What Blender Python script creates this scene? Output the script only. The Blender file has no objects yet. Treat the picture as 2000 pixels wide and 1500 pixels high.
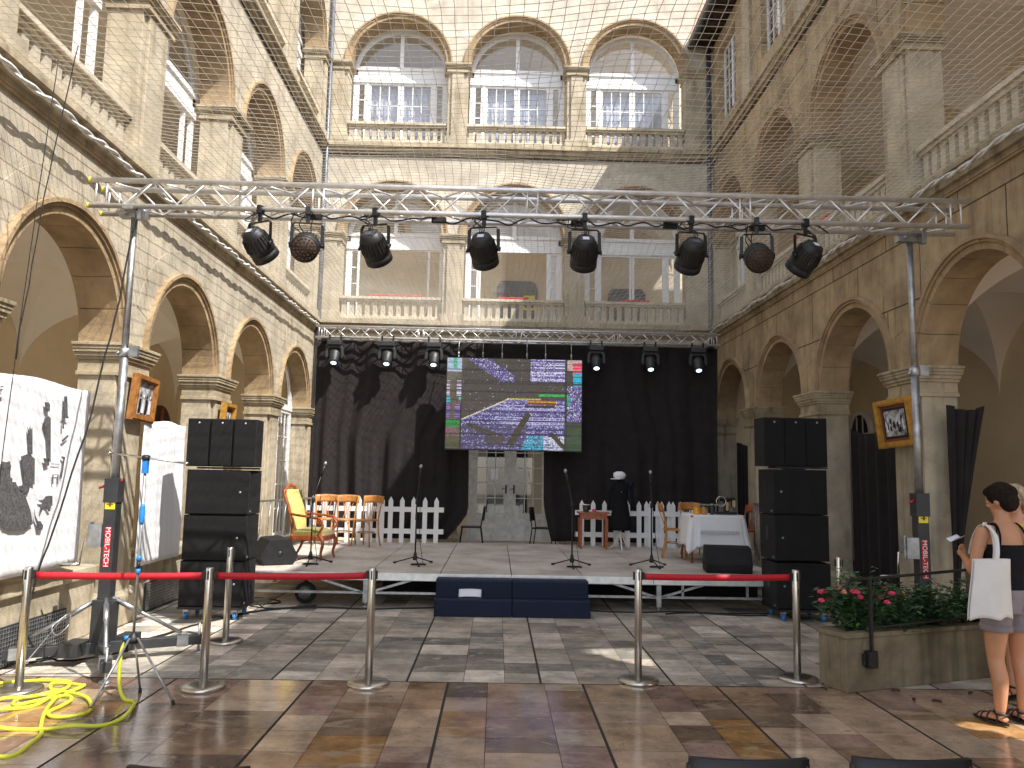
import bpy, bmesh, math, random
import numpy as np
from mathutils import Vector, Matrix, noise
from math import sin, cos, pi, radians, sqrt, atan2
random.seed(7)
sc = bpy.context.scene
COL = sc.collection

# ------------------------------------------------------------------ camera
FPX, EYE = 1540.0, 1.75
_f = Vector((-30, 175, FPX)).normalized()
_u = Vector((sin(radians(1.2)), -cos(radians(1.2)), 0)); _u = (_u - _u.dot(_f)*_f).normalized()
_x = _f.cross(_u)
cd = bpy.data.cameras.new('camera'); cam = bpy.data.objects.new('camera', cd); COL.objects.link(cam)
cd.sensor_width = 36; cd.lens = FPX/2000*36; cd.clip_start = .05; cd.clip_end = 500
_R = Matrix((_x, _f, _u))
_m = Matrix((_R.col[0], -_R.col[1], -_R.col[2])).transposed().to_4x4()
_m.translation = (0, 0, EYE); cam.matrix_world = _m
sc.camera = cam

# ------------------------------------------------------------------ light
SUN = Vector((1.0, -0.9, 1.66)).normalized()
w = bpy.data.worlds.new('World'); sc.world = w; w.use_nodes = True
nt = w.node_tree; bg = nt.nodes['Background']
sky = nt.nodes.new('ShaderNodeTexSky'); sky.sky_type = 'NISHITA'; sky.sun_disc = False
sky.sun_elevation = math.asin(SUN.z); sky.sun_rotation = atan2(SUN.x, SUN.y)
hs = nt.nodes.new('ShaderNodeHueSaturation'); hs.inputs['Saturation'].default_value = .45; nt.links.new(sky.outputs[0], hs.inputs['Color'])
nt.links.new(hs.outputs[0], bg.inputs[0]); bg.inputs[1].default_value = 0.15
ld = bpy.data.lights.new('sun', 'SUN'); ld.energy = 3.4; ld.angle = radians(.5); ld.color = (1, .955, .89)
lo = bpy.data.objects.new('sun', ld); COL.objects.link(lo)
lo.rotation_euler = (-SUN).to_track_quat('-Z', 'Y').to_euler(); lo.location = SUN*40
sc.view_settings.view_transform = 'Standard'; sc.view_settings.look = 'None'
sc.view_settings.gamma = 1; sc.view_settings.exposure = 1.25
sc.cycles.max_bounces = 10; sc.cycles.diffuse_bounces = 7; sc.cycles.transparent_max_bounces = 16

# ------------------------------------------------------------------ materials
def newmat(name):
    m = bpy.data.materials.new(name); m.use_nodes = True
    return m, m.node_tree, m.node_tree.nodes['Principled BSDF']
def N(nt, t, **k):
    n = nt.nodes.new(t)
    for a, b in k.items():
        if a.startswith('i_'):
            key = a[2:]; key = int(key) if key.isdigit() else key.replace('_', ' ')
            n.inputs[key].default_value = b
        else: setattr(n, a, b)
    return n
def ramp(nt, src, stops):
    r = nt.nodes.new('ShaderNodeValToRGB'); nt.links.new(src, r.inputs[0])
    el = r.color_ramp.elements
    while len(el) < len(stops): el.new(.5)
    for e, (p, c) in zip(el, stops):
        e.position = p; e.color = (*c, 1) if len(c) == 3 else c
    return r.outputs[0]
def mixc(nt, fac, a, b, mode='MIX'):
    n = nt.nodes.new('ShaderNodeMix'); n.data_type = 'RGBA'; n.blend_type = mode
    for s, v in ((0, fac), (6, a), (7, b)):
        if hasattr(v, 'links') or isinstance(v, bpy.types.NodeSocket): nt.links.new(v, n.inputs[s])
        else: n.inputs[s].default_value = v if s == 0 else (*v, 1)
    return n.outputs[2]
def simple(name, c, rough=.6, metal=0, var=.12, scale=6, bump=0, bscale=60, sheen=0, spec=.5, alpha=None):
    m, nt, b = newmat(name)
    tc = N(nt, 'ShaderNodeTexCoord'); nz = N(nt, 'ShaderNodeTexNoise', i_Scale=scale, i_Detail=5.0)
    nt.links.new(tc.outputs['Object'], nz.inputs['Vector'])
    c1 = tuple(max(0, x*(1-var)) for x in c); c2 = tuple(min(1, x*(1+var)) for x in c)
    nt.links.new(ramp(nt, nz.outputs[0], [(.3, c1), (.7, c2)]), b.inputs['Base Color'])
    b.inputs['Roughness'].default_value = rough; b.inputs['Metallic'].default_value = metal
    b.inputs['Specular IOR Level'].default_value = spec
    if sheen: b.inputs['Sheen Weight'].default_value = sheen
    if bump:
        n2 = N(nt, 'ShaderNodeTexNoise', i_Scale=bscale, i_Detail=4.0); nt.links.new(tc.outputs['Object'], n2.inputs['Vector'])
        bp = N(nt, 'ShaderNodeBump', i_Strength=bump, i_Distance=.01)
        nt.links.new(n2.outputs[0], bp.inputs['Height']); nt.links.new(bp.outputs[0], b.inputs['Normal'])
    return m
def stone(name, c, dark, streak=.5, joints=None, pit=.5, stain=(.18, .13, .07), jdark=.35, jw=.006):
    """weathered limestone; joints = ('Y', block length, course height) draws incised ashlar joints"""
    m, nt, b = newmat(name)
    tc = N(nt, 'ShaderNodeTexCoord'); P = tc.outputs['Object']
    n1 = N(nt, 'ShaderNodeTexNoise', i_Scale=1.3, i_Detail=8.0, i_Roughness=.62); nt.links.new(P, n1.inputs['Vector'])
    col = ramp(nt, n1.outputs[0], [(.3, dark), (.55, c), (.78, tuple(min(1, x*1.15) for x in c))])
    mp = N(nt, 'ShaderNodeMapping'); mp.inputs['Scale'].default_value = (4.5, 4.5, .45); nt.links.new(P, mp.inputs['Vector'])
    n2 = N(nt, 'ShaderNodeTexNoise', i_Scale=1.6, i_Detail=6.0, i_Roughness=.6); nt.links.new(mp.outputs[0], n2.inputs['Vector'])
    s = ramp(nt, n2.outputs[0], [(.52, (0, 0, 0)), (.75, (streak, streak, streak))])
    col = mixc(nt, s, col, stain)
    n3 = N(nt, 'ShaderNodeTexNoise', i_Scale=28.0, i_Detail=6.0, i_Roughness=.7); nt.links.new(P, n3.inputs['Vector'])
    pf = ramp(nt, n3.outputs[0], [(.30, (pit, pit, pit)), (.42, (0, 0, 0))])
    col = mixc(nt, pf, col, tuple(x*.45 for x in c))
    n4 = N(nt, 'ShaderNodeTexNoise', i_Scale=5.0, i_Detail=4.0); nt.links.new(P, n4.inputs['Vector'])
    g = ramp(nt, n4.outputs[0], [(.35, (.86, .86, .86)), (.65, (1.08, 1.06, 1.02))])
    col = mixc(nt, 1.0, col, g, 'MULTIPLY')
    h = n3.outputs[0]
    if joints:
        ax, L, Hh = joints
        sp = N(nt, 'ShaderNodeSeparateXYZ'); nt.links.new(P, sp.inputs[0])
        cb = N(nt, 'ShaderNodeCombineXYZ'); nt.links.new(sp.outputs[ax], cb.inputs[0]); nt.links.new(sp.outputs['Z'], cb.inputs[1])
        br = N(nt, 'ShaderNodeTexBrick', i_Scale=1.0, i_Mortar_Size=jw, i_Mortar_Smooth=.3, i_Brick_Width=L, i_Row_Height=Hh)
        br.inputs['Color1'].default_value = (.93, .93, .93, 1); br.inputs['Color2'].default_value = (1.07, 1.05, 1.0, 1)
        br.inputs['Mortar'].default_value = (jdark, jdark*.95, jdark*.9, 1)
        nt.links.new(cb.outputs[0], br.inputs['Vector'])
        col = mixc(nt, 1.0, col, br.outputs[0], 'MULTIPLY')
    nt.links.new(col, b.inputs['Base Color'])
    b.inputs['Roughness'].default_value = .85; b.inputs['Specular IOR Level'].default_value = .3
    bp = N(nt, 'ShaderNodeBump', i_Strength=.45, i_Distance=.012)
    nt.links.new(h, bp.inputs['Height']); nt.links.new(bp.outputs[0], b.inputs['Normal'])
    return m
M = {}
M['wall_l'] = stone('limestone_beige', (.50, .455, .375), (.37, .33, .265), .75, ('Y', 1.5, .72), .5, jdark=.9)  # beige limestone of the left wing
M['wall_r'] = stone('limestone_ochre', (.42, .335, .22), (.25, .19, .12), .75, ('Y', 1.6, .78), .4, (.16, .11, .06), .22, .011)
M['wall_b'] = stone('render_cream', (.53, .485, .405), (.42, .375, .30), .4, None, .2)
M['pier'] = stone('pier_stone', (.48, .42, .32), (.33, .28, .20), .75, None, .55, (.17, .12, .06))
M['trim'] = stone('carved_stone', (.45, .385, .275), (.27, .215, .14), .85, None, .5, (.12, .085, .045))
M['pale'] = stone('pale_stone', (.60, .55, .46), (.50, .45, .36), .3, None, .25)
M['vous'] = stone('soffit_stone', (.42, .31, .19), (.26, .185, .105), .35, None, .5, (.14, .09, .05))
M['balus'] = stone('baluster_stone', (.58, .52, .42), (.46, .40, .31), .35, None, .25)
M['plaster'] = simple('lilac_grey_plaster', (.86, .82, .77), .9, var=.03, scale=2)
M['ochre'] = simple('ochre_plaster', (.76, .65, .47), .9, var=.06, scale=1.5, bump=.1)
M['white_paint'] = simple('white_joinery_paint', (.78, .79, .80), .4, var=.04)
M['old_white'] = simple('peeling_white_paint', (.74, .72, .68), .6, var=.18, scale=9, bump=.3, bscale=30)
M['blind'] = simple('white_blind', (.80, .80, .82), .8, var=.05, scale=3)
M['dark'] = simple('dark_void', (.02, .018, .016), .9)
M['darkwood'] = simple('dark_wood', (.05, .028, .018), .6, var=.4)
M['zinc'] = simple('zinc_pipe', (.12, .13, .15), .5, .6, var=.2)
M['alu'] = simple('aluminium', (.80, .80, .80), .42, .75, var=.12, scale=12)
M['galv'] = simple('galvanised_steel', (.42, .43, .44), .45, .9, var=.25, scale=14)
M['steel'] = simple('brushed_steel', (.60, .57, .52), .27, 1.0, var=.06)
M['blackmetal'] = simple('black_metal', (.02, .02, .021), .45, .3, var=.2)
M['gunmetal'] = simple('dark_grey_metal', (.055, .057, .06), .5, .5, var=.2)
M['blackplastic'] = simple('black_plastic', (.010, .010, .011), .5, var=.2, bump=.15, bscale=120)
M['cabinet'] = simple('speaker_paint', (.017, .017, .018), .7, spec=.25, var=.2, bump=.5, bscale=260)
M['grille'] = simple('speaker_grille', (.012, .012, .013), .7, 0, spec=.2, var=.15, bump=.6, bscale=320)
M['cloth_black'] = simple('black_stage_cloth', (.027, .023, .024), .95, var=.15, sheen=.06, spec=.1, bump=.2, bscale=200)
M['white_cloth'] = simple('white_cotton', (.76, .77, .80), .9, var=.03, scale=3, bump=.15, bscale=40)
M['lace'] = simple('lace_trim', (.52, .52, .56), .9, var=.3, scale=60)
M['ink'] = simple('grey_ink', (.09, .09, .095), .9, var=.5, scale=40)
M['red'] = simple('red_webbing', (.50, .008, .02), .6, var=.06)
M['redcloth'] = simple('red_cushion', (.55, .02, .03), .8)
M['navy'] = simple('navy_foam_cover', (.006, .011, .035), .55, var=.15, spec=.25)
M['paper'] = simple('paper', (.72, .73, .80), .8, var=.02)
M['oak'] = simple('honey_bentwood', (.46, .20, .055), .35, var=.25, scale=14)
M['mahog'] = simple('mahogany', (.30, .075, .022), .3, var=.3, scale=10)
M['olive'] = simple('olive_velvet', (.20, .16, .012), .85, var=.15, sheen=.6)
M['gold_cloth'] = simple('yellow_upholstery', (.62, .50, .16), .85, var=.1)
M['goldframe'] = simple('gilded_wood', (.50, .27, .05), .35, .2, var=.25, scale=20)
M['brownframe'] = simple('brown_frame_wood', (.33, .14, .035), .4, var=.25, scale=20)
M['mount'] = simple('rust_mount_card', (.22, .06, .03), .8)
M['yellow'] = simple('yellow_label', (.85, .72, .02), .5, var=.05)
M['hose'] = simple('yellow_hose', (.62, .66, .05), .35, var=.1)
M['blue'] = simple('blue_plastic', (.02, .22, .62), .4)
M['white_pl'] = simple('white_plastic', (.8, .8, .8), .4)
M['rope'] = simple('white_rope', (.7, .7, .68), .9, var=.25, scale=30)
M['net'] = simple('net_cord', (.72, .69, .62), .7, var=.1)
M['cable'] = simple('black_rubber', (.012, .012, .012), .6)
M['soil'] = simple('dark_soil', (.025, .018, .012), .95, var=.4, scale=30, bump=1)
M['planter'] = stone('mossy_planter_stone', (.25, .205, .14), (.13, .10, .06), .7, None, .6, (.05, .05, .03))
M['leaf'] = simple('leaf_green', (.035, .085, .03), .45, var=.5, scale=9)
M['leaf2'] = simple('leaf_light_green', (.08, .16, .045), .45, var=.4, scale=9)
M['petal'] = simple('pink_petal', (.75, .06, .14), .6, var=.2)
M['petal2'] = simple('salmon_petal', (.85, .38, .22), .6, var=.2)
M['skin'] = simple('skin', (.50, .24, .13), .5, var=.08, scale=8); M['skin'].node_tree.nodes['Principled BSDF'].inputs['Subsurface Weight'].default_value = .08
M['skin2'] = simple('skin_pale', (.58, .30, .19), .5, var=.08, scale=8)
M['hair'] = simple('dark_brown_hair', (.014, .008, .006), .7, var=.5, spec=.15, scale=40, bump=.8, bscale=50)
M['blond'] = simple('blond_grey_hair', (.42, .33, .23), .45, var=.3, scale=30, bump=.8, bscale=50)
M['top'] = simple('black_jersey', (.009, .009, .012), .9, spec=.2)
M['shorts'] = simple('mauve_grey_denim', (.24, .20, .21), .85, var=.12, bump=.3, bscale=200)
M['canvas'] = simple('natural_canvas', (.72, .70, .67), .85, var=.05, bump=.2, bscale=150)
M['yellow_cloth'] = simple('yellow_dress_cloth', (.75, .60, .03), .8)
M['rubber'] = simple('tyre_rubber', (.018, .018, .018), .8)
M['amber'] = simple('orange_glass', (.75, .32, .02), .25, var=.15)
M['brass'] = simple('brass', (.55, .42, .22), .35, .9)
def glassmat():
    m, nt, b = newmat('window_glass')
    nt.nodes.remove(b); out = nt.nodes['Material Output']
    t = N(nt, 'ShaderNodeBsdfTransparent'); t.inputs[0].default_value = (.72, .74, .80, 1)
    g = N(nt, 'ShaderNodeBsdfGlossy', i_Roughness=.03); lw = N(nt, 'ShaderNodeLayerWeight', i_Blend=.5); pw = N(nt, 'ShaderNodeMath', operation='POWER', i_1=3.0); nt.links.new(lw.outputs['Facing'], pw.inputs[0]); fr = N(nt, 'ShaderNodeMath', operation='MULTIPLY_ADD', i_1=.7, i_2=.12); nt.links.new(pw.outputs[0], fr.inputs[0])
    mx = N(nt, 'ShaderNodeMixShader'); nt.links.new(fr.outputs[0], mx.inputs[0])
    nt.links.new(t.outputs[0], mx.inputs[1]); nt.links.new(g.outputs[0], mx.inputs[2]); nt.links.new(mx.outputs[0], out.inputs[0])
    return m
M['glass'] = glassmat()
def emit(name, c, s, base=(.02, .02, .02)):
    m, nt, b = newmat(name); b.inputs['Base Color'].default_value = (*base, 1)
    b.inputs['Emission Color'].default_value = (*c, 1); b.inputs['Emission Strength'].default_value = s
    b.inputs['Roughness'].default_value = .2; return m
M['beam'] = emit('lamp_lens_lit', (.55, .80, 1), 2.2)
def deckmat():
    m, nt, b = newmat('worn_plywood_deck')
    tc = N(nt, 'ShaderNodeTexCoord'); P = tc.outputs['Object']
    n1 = N(nt, 'ShaderNodeTexNoise', i_Scale=1.7, i_Detail=8.0, i_Roughness=.65); nt.links.new(P, n1.inputs['Vector'])
    c = ramp(nt, n1.outputs[0], [(.3, (.34, .29, .24)), (.5, (.54, .49, .43)), (.72, (.70, .67, .62))])
    n2 = N(nt, 'ShaderNodeTexNoise', i_Scale=9.0, i_Detail=8.0, i_Roughness=.7); nt.links.new(P, n2.inputs['Vector'])
    c = mixc(nt, ramp(nt, n2.outputs[0], [(.56, (0, 0, 0)), (.68, (.5,)*3)]), c, (.27, .23, .19))
    nt.links.new(c, b.inputs['Base Color']); b.inputs['Roughness'].default_value = .6
    return m
M['deck'] = deckmat()
def floormat(wet):
    """travertine slabs: slab colour is a per-slab attribute; veins, pits and patches are noise; the hosed-down half is darker and glossy"""
    m, nt, b = newmat('wet_stone_paving' if wet else 'dry_stone_paving')
    tc = N(nt, 'ShaderNodeTexCoord'); P = tc.outputs['Object']
    at = N(nt, 'ShaderNodeAttribute', attribute_name='slab'); col = at.outputs['Color']
    n1 = N(nt, 'ShaderNodeTexNoise', i_Scale=3.0, i_Detail=9.0, i_Roughness=.7); nt.links.new(P, n1.inputs['Vector'])
    col = mixc(nt, 1.0, col, ramp(nt, n1.outputs[0], [(.32, (.55, .52, .50)), (.5, (1, 1, 1)), (.68, (1.5, 1.45, 1.38))]), 'MULTIPLY')
    n2 = N(nt, 'ShaderNodeTexNoise', i_Scale=22.0, i_Detail=7.0, i_Roughness=.75, i_Distortion=1.2); nt.links.new(P, n2.inputs['Vector'])
    col = mixc(nt, ramp(nt, n2.outputs[0], [(.33, (.8,)*3), (.42, (0, 0, 0))]), col, (.07, .055, .045))
    mp = N(nt, 'ShaderNodeMapping'); mp.inputs['Scale'].default_value = (1, 2.2, 1); nt.links.new(P, mp.inputs['Vector'])
    n5 = N(nt, 'ShaderNodeTexNoise', i_Scale=2.3, i_Detail=10.0, i_Roughness=.72, i_Distortion=.8); nt.links.new(mp.outputs[0], n5.inputs['Vector'])
    pale = (.46, .36, .26) if wet else (.52, .47, .40)
    col = mixc(nt, ramp(nt, n5.outputs[0], [(.55, (0, 0, 0)), (.60, (.6,)*3)]), col, pale)
    nt.links.new(col, b.inputs['Base Color'])
    n3 = N(nt, 'ShaderNodeTexNoise', i_Scale=1.1, i_Detail=5.0); nt.links.new(P, n3.inputs['Vector'])
    rg = ramp(nt, n3.outputs[0], [(.50, (.03,)*3), (.64, (.13,)*3)]) if wet else ramp(nt, n3.outputs[0], [(.4, (.5,)*3), (.6, (.75,)*3)])
    nt.links.new(rg, b.inputs['Roughness'])
    b.inputs['Specular IOR Level'].default_value = 1.0 if wet else .35
    bp = N(nt, 'ShaderNodeBump', i_Strength=.07 if wet else .3, i_Distance=.006)
    nt.links.new(n2.outputs[0], bp.inputs['Height']); nt.links.new(bp.outputs[0], b.inputs['Normal'])
    return m
M['wet'] = floormat(True); M['dry'] = floormat(False)
M['joint'] = simple('dark_joint', (.035, .03, .025), .8)

# ------------------------------------------------------------------ mesh helpers
class MB:
    def __init__(s, T=None, Mx=None): s.v = []; s.f = []; s.mi = []; s.sm = []; s.T = T; s.M = Mx
    def add(s, vs, fs, mi=0, smooth=False):
        n = len(s.v)
        for p in vs:
            p = Vector(p)
            if s.M is not None: p = s.M @ p
            if s.T is not None: p = Vector(s.T(*p))
            s.v.append(p)
        for f in fs: s.f.append([i+n for i in f]); s.mi.append(mi); s.sm.append(smooth)
    def box(s, x0, x1, y0, y1, z0, z1, mi=0):
        s.add([(x0,y0,z0),(x1,y0,z0),(x1,y1,z0),(x0,y1,z0),(x0,y0,z1),(x1,y0,z1),(x1,y1,z1),(x0,y1,z1)],
              [(0,3,2,1),(4,5,6,7),(0,1,5,4),(1,2,6,5),(2,3,7,6),(3,0,4,7)], mi)
    def frustum(s, x0, x1, y0, y1, z0, z1, dx, dy, mi=0):
        s.add([(x0,y0,z0),(x1,y0,z0),(x1,y1,z0),(x0,y1,z0),(x0+dx,y0+dy,z1),(x1-dx,y0+dy,z1),(x1-dx,y1-dy,z1),(x0+dx,y1-dy,z1)],
              [(0,3,2,1),(4,5,6,7),(0,1,5,4),(1,2,6,5),(2,3,7,6),(3,0,4,7)], mi)
    def bar(s, p, q, w, h, mi=0, up=(0,0,1)):
        p, q = Vector(p), Vector(q); d = (q-p).normalized(); up = Vector(up)
        if abs(d.dot(up)) > .98: up = Vector((0,1,0))
        a = d.cross(up).normalized()*w/2; b = a.cross(d).normalized()*h/2
        vs = [c+i*a+j*b for c in (p,q) for i,j in ((-1,-1),(1,-1),(1,1),(-1,1))]
        s.add(vs, [(0,1,2,3),(7,6,5,4),(0,4,5,1),(1,5,6,2),(2,6,7,3),(3,7,4,0)], mi)
    def path(s, pts, r, n=8, mi=0, closed=False, cap=True, flat=1.0):
        pts = [Vector(p) for p in pts]; k = len(pts)
        rs = r if isinstance(r, (list, tuple)) else [r]*k
        vs = []; ref = None
        for i, p in enumerate(pts):
            a = pts[(i-1) % k] if (i > 0 or closed) else p; b = pts[(i+1) % k] if (i < k-1 or closed) else p
            d = (b-a).normalized()
            if ref is None: ref = Vector((0,0,1)) if abs(d.z) < .9 else Vector((1,0,0))
            u = (ref - ref.dot(d)*d).normalized(); ref = u; v = d.cross(u)
            for j in range(n):
                t = 2*pi*j/n; vs.append(p + rs[i]*(flat*cos(t)*u + sin(t)*v))
        fs = []
        for i in range(k if closed else k-1):
            for j in range(n):
                a = i*n+j; b = i*n+(j+1) % n; c = ((i+1) % k)*n+(j+1) % n; d = ((i+1) % k)*n+j
                fs.append((a, b, c, d))
        if cap and not closed: fs += [tuple(range(n))[::-1], tuple(range((k-1)*n, k*n))]
        s.add(vs, fs, mi, n > 5)
    def tube(s, p, q, r, n=8, r2=None, mi=0): s.path([p, q], [r, r if r2 is None else r2], n, mi)
    def lathe(s, prof, n=24, mi=0, sx=1, sy=1, c=(0,0,0), smooth=True):
        vs = []; k = len(prof)
        for (r, z) in prof:
            for j in range(n): vs.append((c[0]+r*sx*cos(2*pi*j/n), c[1]+r*sy*sin(2*pi*j/n), c[2]+z))
        fs = [(i*n+j, i*n+(j+1) % n, (i+1)*n+(j+1) % n, (i+1)*n+j) for i in range(k-1) for j in range(n)]
        fs += [tuple(range(n))[::-1], tuple(range((k-1)*n, k*n))]
        s.add(vs, fs, mi, smooth)
    def ball(s, c, rx, ry=None, rz=None, n=12, mi=0):
        ry = ry or rx; rz = rz or rx; m = max(4, n//2+1)
        prof = [(max(.02, sin(pi*i/m)), -cos(pi*i/m)) for i in range(m+1)]
        vs = []
        for (r, z) in prof:
            for j in range(n): vs.append((c[0]+rx*r*cos(2*pi*j/n), c[1]+ry*r*sin(2*pi*j/n), c[2]+rz*z))
        fs = [(i*n+j, i*n+(j+1) % n, (i+1)*n+(j+1) % n, (i+1)*n+j) for i in range(m) for j in range(n)]
        fs += [tuple(range(n))[::-1], tuple(range(m*n, (m+1)*n))]
        s.add(vs, fs, mi, True)
    def prism(s, poly, a, b, plane='xz', mi=0, smooth=False):
        k = len(poly)
        def P(p, h): return {'xz': (p[0], h, p[1]), 'yz': (h, p[0], p[1]), 'xy': (p[0], p[1], h)}[plane]
        s.add([P(p, a) for p in poly]+[P(p, b) for p in poly],
              [tuple(range(k)), tuple(range(2*k-1, k-1, -1))]+[(i, i+k, (i+1) % k+k, (i+1) % k) for i in range(k)], mi, smooth)
    def grid(s, fn, nu, nv, mi=0, smooth=True):
        vs = [fn(i/nu, j/nv) for j in range(nv+1) for i in range(nu+1)]
        fs = [(j*(nu+1)+i, j*(nu+1)+i+1, (j+1)*(nu+1)+i+1, (j+1)*(nu+1)+i) for j in range(nv) for i in range(nu)]
        s.add(vs, fs, mi, smooth)
    def build(s, name, mats, parent=None, off=None, fix=True, bevel=0, solid=0):
        me = bpy.data.meshes.new(name)
        vs = [tuple(p-off) for p in s.v] if off is not None else [tuple(p) for p in s.v]
        me.from_pydata(vs, [], s.f)
        me.polygons.foreach_set('material_index', s.mi); me.polygons.foreach_set('use_smooth', s.sm)
        for m in (mats if isinstance(mats, (list, tuple)) else [mats]): me.materials.append(M[m] if isinstance(m, str) else m)
        if fix:
            bm = bmesh.new(); bm.from_mesh(me); bmesh.ops.recalc_face_normals(bm, faces=bm.faces); bm.to_mesh(me); bm.free()
        o = bpy.data.objects.new(name, me); COL.objects.link(o)
        if parent is not None: o.parent = parent
        if solid: md = o.modifiers.new('solid', 'SOLIDIFY'); md.thickness = solid; md.offset = 0
        if bevel:
            md = o.modifiers.new('bevel', 'BEVEL'); md.width = bevel; md.segments = 2; md.limit_method = 'ANGLE'
        return o
def thing(name, label, cat, loc=(0,0,0), rz=0, group=None):
    o = bpy.data.objects.new(name, None); COL.objects.link(o); o.location = loc; o.rotation_euler = (0,0,rz)
    o.empty_display_size = .1; tag(o, label, cat, group); return o
def tag(o, label, cat, group=None):
    o['label'] = label; o['category'] = cat
    if group: o['group'] = group
    return o
def struct(o): o['kind'] = 'structure'; return o
def copy_tree(o, parent=None):
    c = o.copy(); COL.objects.link(c); c.parent = parent
    for ch in list(o.children): copy_tree(ch, c)
    return c
def dup(root, loc, rz, label):
    c = copy_tree(root); c.location = loc; c.rotation_euler = (0,0,rz); c['label'] = label; return c
def text(name, body, size, m, parent, loc, rot, ext=.001):
    cu = bpy.data.curves.new(name, 'FONT'); cu.body = body; cu.size = size; cu.extrude = ext
    cu.align_x = 'CENTER'; cu.align_y = 'CENTER'; cu.materials.append(M[m])
    tmp = bpy.data.objects.new(name, cu); COL.objects.link(tmp); dg = bpy.context.evaluated_depsgraph_get(); me = bpy.data.meshes.new_from_object(tmp.evaluated_get(dg)); bpy.data.objects.remove(tmp)
    o = bpy.data.objects.new(name, me); COL.objects.link(o); o.parent = parent; o.location = loc; o.rotation_euler = rot
    return o
def smoothpts(pts, k=6):
    P = [Vector(p) for p in pts]; out = []
    for i in range(len(P)-1):
        a, b, c, d = P[max(0, i-1)], P[i], P[i+1], P[min(len(P)-1, i+2)]
        for j in range(k):
            t = j/k; out.append(.5*((2*b)+(c-a)*t+(2*a-5*b+4*c-d)*t*t+(3*b-a-3*c+d)*t**3))
    out.append(P[-1]); return out
def rough_path(pts, amp, k=5):
    return [p+Vector((noise.noise(p*3)*amp, noise.noise(p*3+Vector((9,0,0)))*amp, 0)) for p in smoothpts(pts, k)]
# ================================================================== the setting: paving
XL, XR, YB, TH = -4.2, 4.95, 17.8, .42
def paving():
    rnd = random.Random(3)
    dry = [(.25,.225,.19),(.30,.27,.225),(.17,.155,.13),(.40,.36,.31),(.27,.235,.19),(.33,.285,.24),(.22,.205,.175),(.15,.14,.125),(.36,.31,.26)]
    wet = [(.31,.205,.13),(.23,.145,.10),(.40,.29,.20),(.30,.20,.16),(.40,.29,.21),(.17,.12,.085),(.34,.19,.075),(.44,.34,.25),(.33,.22,.165),(.24,.165,.11),(.42,.31,.21)]
    for key, y0, y1, shift in (('wet', -9, 6.87, -.37), ('dry', 6.885, 17.8, -.72)):
        v, f, cols = [], [], []
        x = shift-1.13*9
        while x < 9:
            x0 = x+.008; x1 = x+1.13-.008; x += 1.13
            if x1 < -7.5 or x0 > 8.4: continue
            cuts = [x0]; n = rnd.choice((3, 3, 4) if key == 'dry' else (2, 3, 3)); ws = [rnd.uniform(.7, 1.4) for _ in range(n)]
            for q in ws: cuts.append(cuts[-1]+(x1-x0)*q/sum(ws))
            for a, b in zip(cuts, cuts[1:]):
                y = y0
                while y < y1-.05:
                    L = rnd.uniform(.26, .58) if key == 'wet' else rnd.uniform(.22, .46); ye = min(y1, y+L)
                    if y1-ye < .12: ye = y1
                    g = .0022; i = len(v)
                    v += [(a+g, y+g, 0), (b-g, y+g, 0), (b-g, ye-g, 0), (a+g, ye-g, 0)]; f.append((i, i+1, i+2, i+3))
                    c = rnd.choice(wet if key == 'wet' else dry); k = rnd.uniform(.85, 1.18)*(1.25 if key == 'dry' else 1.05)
                    if abs(a) > 2.9 and key == 'dry' and a < 0: k *= 1.5  # dry slabs beyond the eave's shadow edge lightened: sunlight put into their colour
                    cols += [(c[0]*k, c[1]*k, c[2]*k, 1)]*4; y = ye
        me = bpy.data.meshes.new('paving'); me.from_pydata(v, [], f); me.materials.append(M[key])
        at = me.color_attributes.new('slab', 'FLOAT_COLOR', 'CORNER'); at.data.foreach_set('color', [q for c in cols for q in c])
        o = bpy.data.objects.new('paving', me); COL.objects.link(o); struct(o)
    b = MB(); b.box(-40, 40, -30, 60, -.3, -.006); struct(b.build('ground', 'joint'))
paving()

# ================================================================== the three wings of the courtyard
def capital(mb, u0, u1, z1, h, wt=TH, big=.11):
    """moulded impost block round a pier; u0..u1 is the shaft"""
    st = [(z1-h, z1-h+.05, .03), (z1-h+.05, z1-h*.52, .012), (z1-h*.52, z1-h*.42, .035), (z1-h*.42, z1-h*.30, .055),
          (z1-h*.30, z1-h*.20, .075), (z1-h*.20, z1-.035, big-.015), (z1-.035, z1, big)]
    for a, b, o in st: mb.box(u0-o, u1+o, -.045-o, wt+o*.5, a, b)
def ring(mb, uc, zc, r0, r1, w0, w1, n=9, gap=.004, a0=0, a1=pi, seg=4, mi=0):
    for k in range(n):
        s0 = a0+(a1-a0)*k/n+gap/r0; s1 = a0+(a1-a0)*(k+1)/n-gap/r0
        for j in range(seg):
            p, q = s0+(s1-s0)*j/seg, s0+(s1-s0)*(j+1)/seg
            vs = [(uc+r*cos(t), w, zc+r*sin(t)) for w in (w0, w1) for r, t in ((r0,p),(r1,p),(r1,q),(r0,q))]
            fs = [(0,1,2,3),(7,6,5,4),(0,4,5,1),(2,6,7,3),(3,7,4,0),(1,5,6,2)]
            mb.add(vs, fs, mi)
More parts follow.
